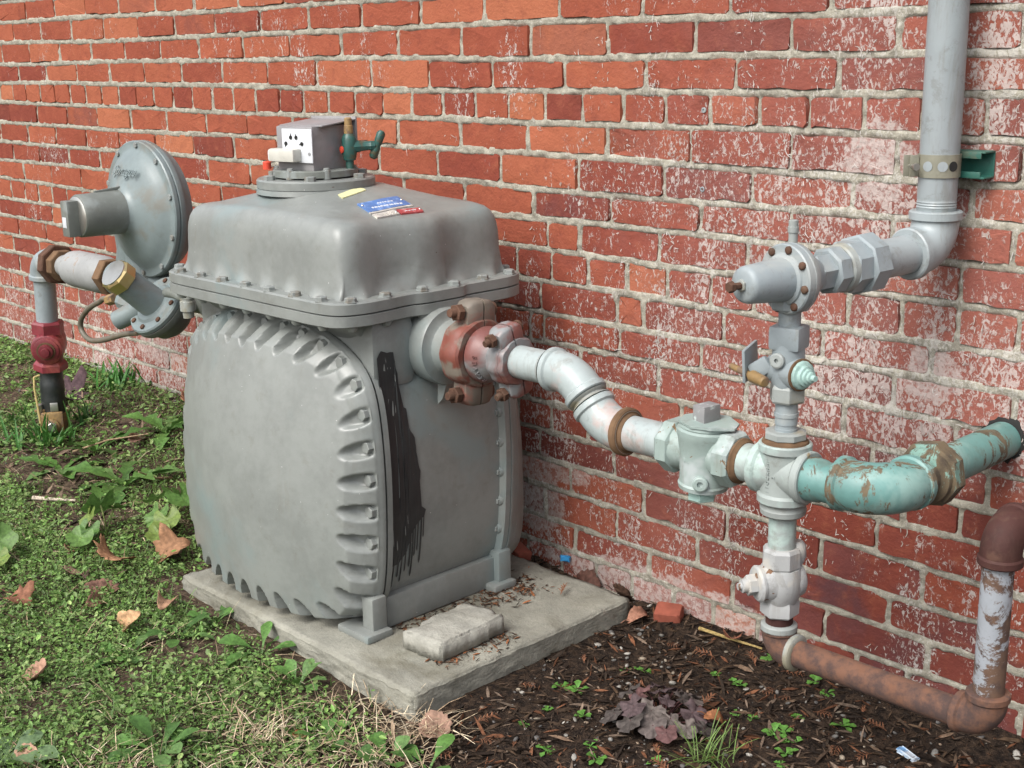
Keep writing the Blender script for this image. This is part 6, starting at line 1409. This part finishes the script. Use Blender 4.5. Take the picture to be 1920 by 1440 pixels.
def scatter(name, tmplV, tmplF, pos, scale, Rm, cols, mat, smooth, label, cat):
    n = len(pos); V_ = np.asarray(tmplV, float); F_ = np.asarray(tmplF, int); k = len(V_)
    P = np.einsum('nij,nkj->nki', Rm, V_[None] * scale[:, None, :]) + pos[:, None, :]
    F = (F_[None] + (np.arange(n) * k)[:, None, None]).reshape(-1, F_.shape[1])
    C_ = np.repeat(cols, k, axis=0) * rng.normal(1, 0.06, (n * k, 1))
    o = link(name, fast_mesh(name, P.reshape(-1, 3), F, mat, smooth, np.clip(C_, 0, 1))); o['kind'] = 'stuff'; o['label'] = label; o['category'] = cat
    return o
def on_pad(x, y): return (x > 2.175) & (x < 2.97) & (y > -0.66) & (y < -0.065)
def pick(pal, n, var=0.18):
    pal = np.array(pal); return pal[rng.integers(0, len(pal), n)] * rng.normal(1, var, (n, 1)).clip(0.5, 1.6)
# clover and chickweed carpet
def green_density(x, y):
    nz = vnoise(x + 9, y + 9, 5.5, 71, 3); nf = vnoise(x + 9, y + 9, 24, 77, 2)
    front = sstep(-0.66, -0.78, y) * sstep(3.06, 2.86, x + 0.25 * (y + 0.65))
    front = front * (0.45 + 0.55 * sstep(2.75, 2.55, x))
    left = sstep(2.2, 2.05, x) * (0.35 + 0.65 * sstep(-0.55, -0.75, y))
    farw = sstep(0.95, 0.7, x) * 0.6
    d = np.maximum(np.maximum(front, left * 0.9), farw)
    return np.clip(d * (0.14 + 1.7 * sstep(0.37, 0.60, nz * 0.72 + nf * 0.28)), 0, 1)
n0 = 520000
x = rng.uniform(-0.9, 3.1, n0); y = rng.uniform(-1.65, -0.01, n0)
keep = (rng.random(n0) < green_density(x, y) * np.where(x < 1.3, 0.35, 0.80)) & ~on_pad(x, y); x, y = x[keep], y[keep]; n = len(x)
hh = rng.gamma(2.0, 0.0055, n).clip(0.001, 0.035) * (0.5 + vnoise(x + 4, y + 4, 9, 13, 2))
sz = rng.gamma(3.0, 0.00115, n).clip(0.0016, 0.0080) * np.where(x < 1.3, 1.35, 1.0)
tv = [(-1, 0, 0), (-0.3, 0.62, 0.12), (0.55, 0.55, 0.12), (1, 0, -0.05), (0.55, -0.55, 0.12), (-0.3, -0.62, 0.12)]
tf = [(0, 1, 2, 3), (0, 3, 4, 5)]
patch = vnoise(x + 2, y + 2, 7, 99, 2)
cl = pick([(0.13, 0.24, 0.055), (0.17, 0.28, 0.07), (0.10, 0.18, 0.045), (0.22, 0.30, 0.10), (0.15, 0.22, 0.075)], n) * (0.75 + 0.55 * patch[:, None])
scatter('ground_cover', tv, tf, np.stack([x, y, gh(x, y) + hh], -1), np.stack([sz, sz * rng.uniform(0.6, 1, n), sz], -1), rot_mats(n, 0.5, rng), cl, LEAFMAT, False, 'low clover and chickweed carpet in front and left of the pad', 'ground cover')
# fine live grass and dead straw
def strands(name, n, xr, yr, dens, L, w_, cols, flatness, label, cat, mat):
    x = rng.uniform(*xr, n); y = rng.uniform(*yr, n); k = (rng.random(n) < dens(x, y)) & ~on_pad(x, y); x, y = x[k], y[k]; n = len(x)
    tv = [(0, -1, 0), (0, 1, 0), (0.5, -0.8, 0.10), (0.5, 0.8, 0.10), (1, -0.25, 0.02), (1, 0.25, 0.02)]; tf = [(0, 2, 3, 1), (2, 4, 5, 3)]
    l = L * rng.uniform(0.5, 1.3, n); Rm = rot_mats(n, 0.25, rng); el = np.abs(rng.normal(0, flatness, n))
    ce, se = np.cos(-el), np.sin(-el); Ry = np.zeros((n, 3, 3)); Ry[:, 1, 1] = 1; Ry[:, 0, 0] = ce; Ry[:, 0, 2] = se; Ry[:, 2, 0] = -se; Ry[:, 2, 2] = ce
    return scatter(name, tv, tf, np.stack([x, y, gh(x, y) + rng.uniform(0, 0.012, n)], -1), np.stack([l, np.full(n, w_), l], -1), Rm @ Ry, pick(cols, n), mat, False, label, cat)
strands('dry_straw', 9000, (2.35, 3.2), (-1.5, -0.62), lambda x, y: (sstep(2.62, 2.85, x) * sstep(3.14, 3.04, x + 0.1 * (y + 0.65)) * 0.75 + 0.10) * (0.2 + 1.1 * sstep(0.4, 0.6, vnoise(x + 1, y + 1, 9, 3, 2))), 0.055, 0.0009, [(0.50, 0.42, 0.30), (0.42, 0.33, 0.22), (0.34, 0.26, 0.17), (0.28, 0.2, 0.13)], 0.22, 'dry straw-coloured dead grass below the pad corner', 'dead grass', CHIPMAT)
strands('dead_stalks', 5200, (-0.8, 2.5), (-1.4, -0.02), lambda x, y: 0.45 * sstep(0.35, 0.6, vnoise(x + 1, y + 1, 7, 4, 2)), 0.06, 0.0011, [(0.36, 0.28, 0.19), (0.28, 0.20, 0.13), (0.2, 0.14, 0.09)], 0.12, 'thin dead stalks scattered over the soil and lawn', 'dead grass', CHIPMAT)
strands('fine_grass', 22000, (0.0, 3.0), (-1.6, -0.05), lambda x, y: 0.55 * green_density(x, y), 0.035, 0.0010, [(0.10, 0.19, 0.04), (0.13, 0.22, 0.06), (0.08, 0.15, 0.035)], 0.75, 'fine grass blades growing through the clover', 'grass', LEAFMAT)
# wood chips and bark crumbs
def mulch_density(x, y): return np.maximum(sstep(2.95, 3.08, x + 0.12 * (y + 0.65)), sstep(-0.07, -0.03, y) * sstep(2.1, 2.3, x))
n0 = 30000; x = rng.uniform(2.1, 4.25, n0); y = rng.uniform(-1.2, -0.005, n0); k = (rng.random(n0) < mulch_density(x, y) * 0.85) & ~on_pad(x, y); x, y = x[k], y[k]; n = len(x)
L_ = rng.gamma(2.0, 0.0042, n).clip(0.003, 0.03)
tv = [(-1, 0, 0), (-0.3, 0.5, 0.3), (-0.2, -0.45, 0.35), (0.5, 0.4, 0.3), (0.4, -0.5, 0.2), (1, 0.05, 0), (0.1, 0, -0.4)]
tf = [(0, 2, 1), (1, 2, 4), (1, 4, 3), (3, 4, 5), (0, 1, 6), (1, 3, 6), (3, 5, 6), (5, 4, 6), (4, 2, 6), (2, 0, 6)]
cl = pick([(0.022, 0.015, 0.011), (0.03, 0.02, 0.014), (0.045, 0.03, 0.02), (0.07, 0.045, 0.028), (0.018, 0.013, 0.01), (0.09, 0.06, 0.04), (0.11, 0.048, 0.025), (0.13, 0.095, 0.07), (0.025, 0.018, 0.013)], n, 0.25)
scatter('bark_mulch', tv, tf, np.stack([x, y, gh(x, y) + rng.uniform(0.0, 0.006, n)], -1), np.stack([L_, L_ * rng.uniform(0.12, 0.4, n), L_ * rng.uniform(0.15, 0.4, n)], -1), rot_mats(n, 0.35, rng), cl, CHIPMAT, False, 'dark bark mulch and wood crumbs right of the pad', 'mulch')
n0 = 9000; x = rng.uniform(-0.8, 2.3, n0); y = rng.uniform(-1.3, -0.005, n0); k = (rng.random(n0) < 0.7) & ~on_pad(x, y); x, y = x[k], y[k]; n = len(x)
L_ = rng.gamma(2.0, 0.006, n).clip(0.004, 0.035)
cl = pick([(0.05, 0.035, 0.025), (0.10, 0.07, 0.05), (0.16, 0.11, 0.08), (0.035, 0.025, 0.018), (0.22, 0.16, 0.11)], n, 0.25)
scatter('soil_litter', tv, tf, np.stack([x, y, gh(x, y) + rng.uniform(0.0, 0.006, n)], -1), np.stack([L_, L_ * rng.uniform(0.12, 0.5, n), L_ * rng.uniform(0.15, 0.4, n)], -1), rot_mats(n, 0.35, rng), cl, CHIPMAT, False, 'brown plant litter on the soil left of the meter', 'litter')
# crumbs and grit swept against the block and the meter foot
n = 1500; x = np.r_[rng.normal(2.90, 0.022, 500), rng.uniform(2.72, 2.80, 600), rng.normal(2.76, 0.03, 400)]; y = np.r_[rng.uniform(-0.55, -0.36, 500), rng.uniform(-0.50, -0.25, 600), rng.normal(-0.20, 0.035, 400)]
L_ = rng.gamma(2.0, 0.0022, n).clip(0.001, 0.012)
scatter('pad_crumbs', tv, tf, np.stack([x, y, np.full(n, 0.031) + rng.uniform(0, 0.002, n)], -1), np.stack([L_, L_ * rng.uniform(0.2, 0.5, n), L_ * 0.3], -1), rot_mats(n, 0.15, rng), pick([(0.05, 0.03, 0.02), (0.09, 0.05, 0.03), (0.2, 0.08, 0.035), (0.03, 0.02, 0.015)], n, 0.25), CHIPMAT, False, 'dirt and needle crumbs on the pad around the block', 'dirt')
# pebbles
pv_ = []; pf_ = []
for i, (zz, rr) in enumerate(((-1, 0.0), (-0.55, 0.8), (0.25, 1.0), (0.8, 0.6), (1, 0.0))):
    for k in range(7): pv_.append((rr * math.cos(k * 2 * math.pi / 7 + i * 0.4), rr * math.sin(k * 2 * math.pi / 7 + i * 0.4), zz * 0.7))
for i in range(4):
    for k in range(7): pf_.append((i * 7 + k, i * 7 + (k + 1) % 7, (i + 1) * 7 + (k + 1) % 7, (i + 1) * 7 + k))
n0 = 2600; x = rng.uniform(2.2, 4.2, n0); y = rng.uniform(-1.1, -0.01, n0); k = (rng.random(n0) < mulch_density(x, y)) & ~on_pad(x, y)
x = np.r_[x[k], rng.uniform(-0.5, 2.1, 500)]; y = np.r_[y[k], rng.uniform(-0.6, -0.02, 500)]; n = len(x)
sz = rng.gamma(2.0, 0.0016, n).clip(0.0012, 0.0085)
cl = pick([(0.17, 0.16, 0.14), (0.12, 0.115, 0.105), (0.22, 0.185, 0.14), (0.28, 0.265, 0.235), (0.09, 0.085, 0.08), (0.19, 0.14, 0.10)], n, 0.2)
scatter('pebbles', pv_, pf_, np.stack([x, y, gh(x, y) + sz * 0.25], -1), np.stack([sz * rng.uniform(0.8, 1.4, n), sz * rng.uniform(0.6, 1, n), sz * rng.uniform(0.5, 0.8, n)], -1), rot_mats(n, 0.3, rng), cl, STONEMAT, True, 'small grey and tan pebbles in the soil', 'pebbles')
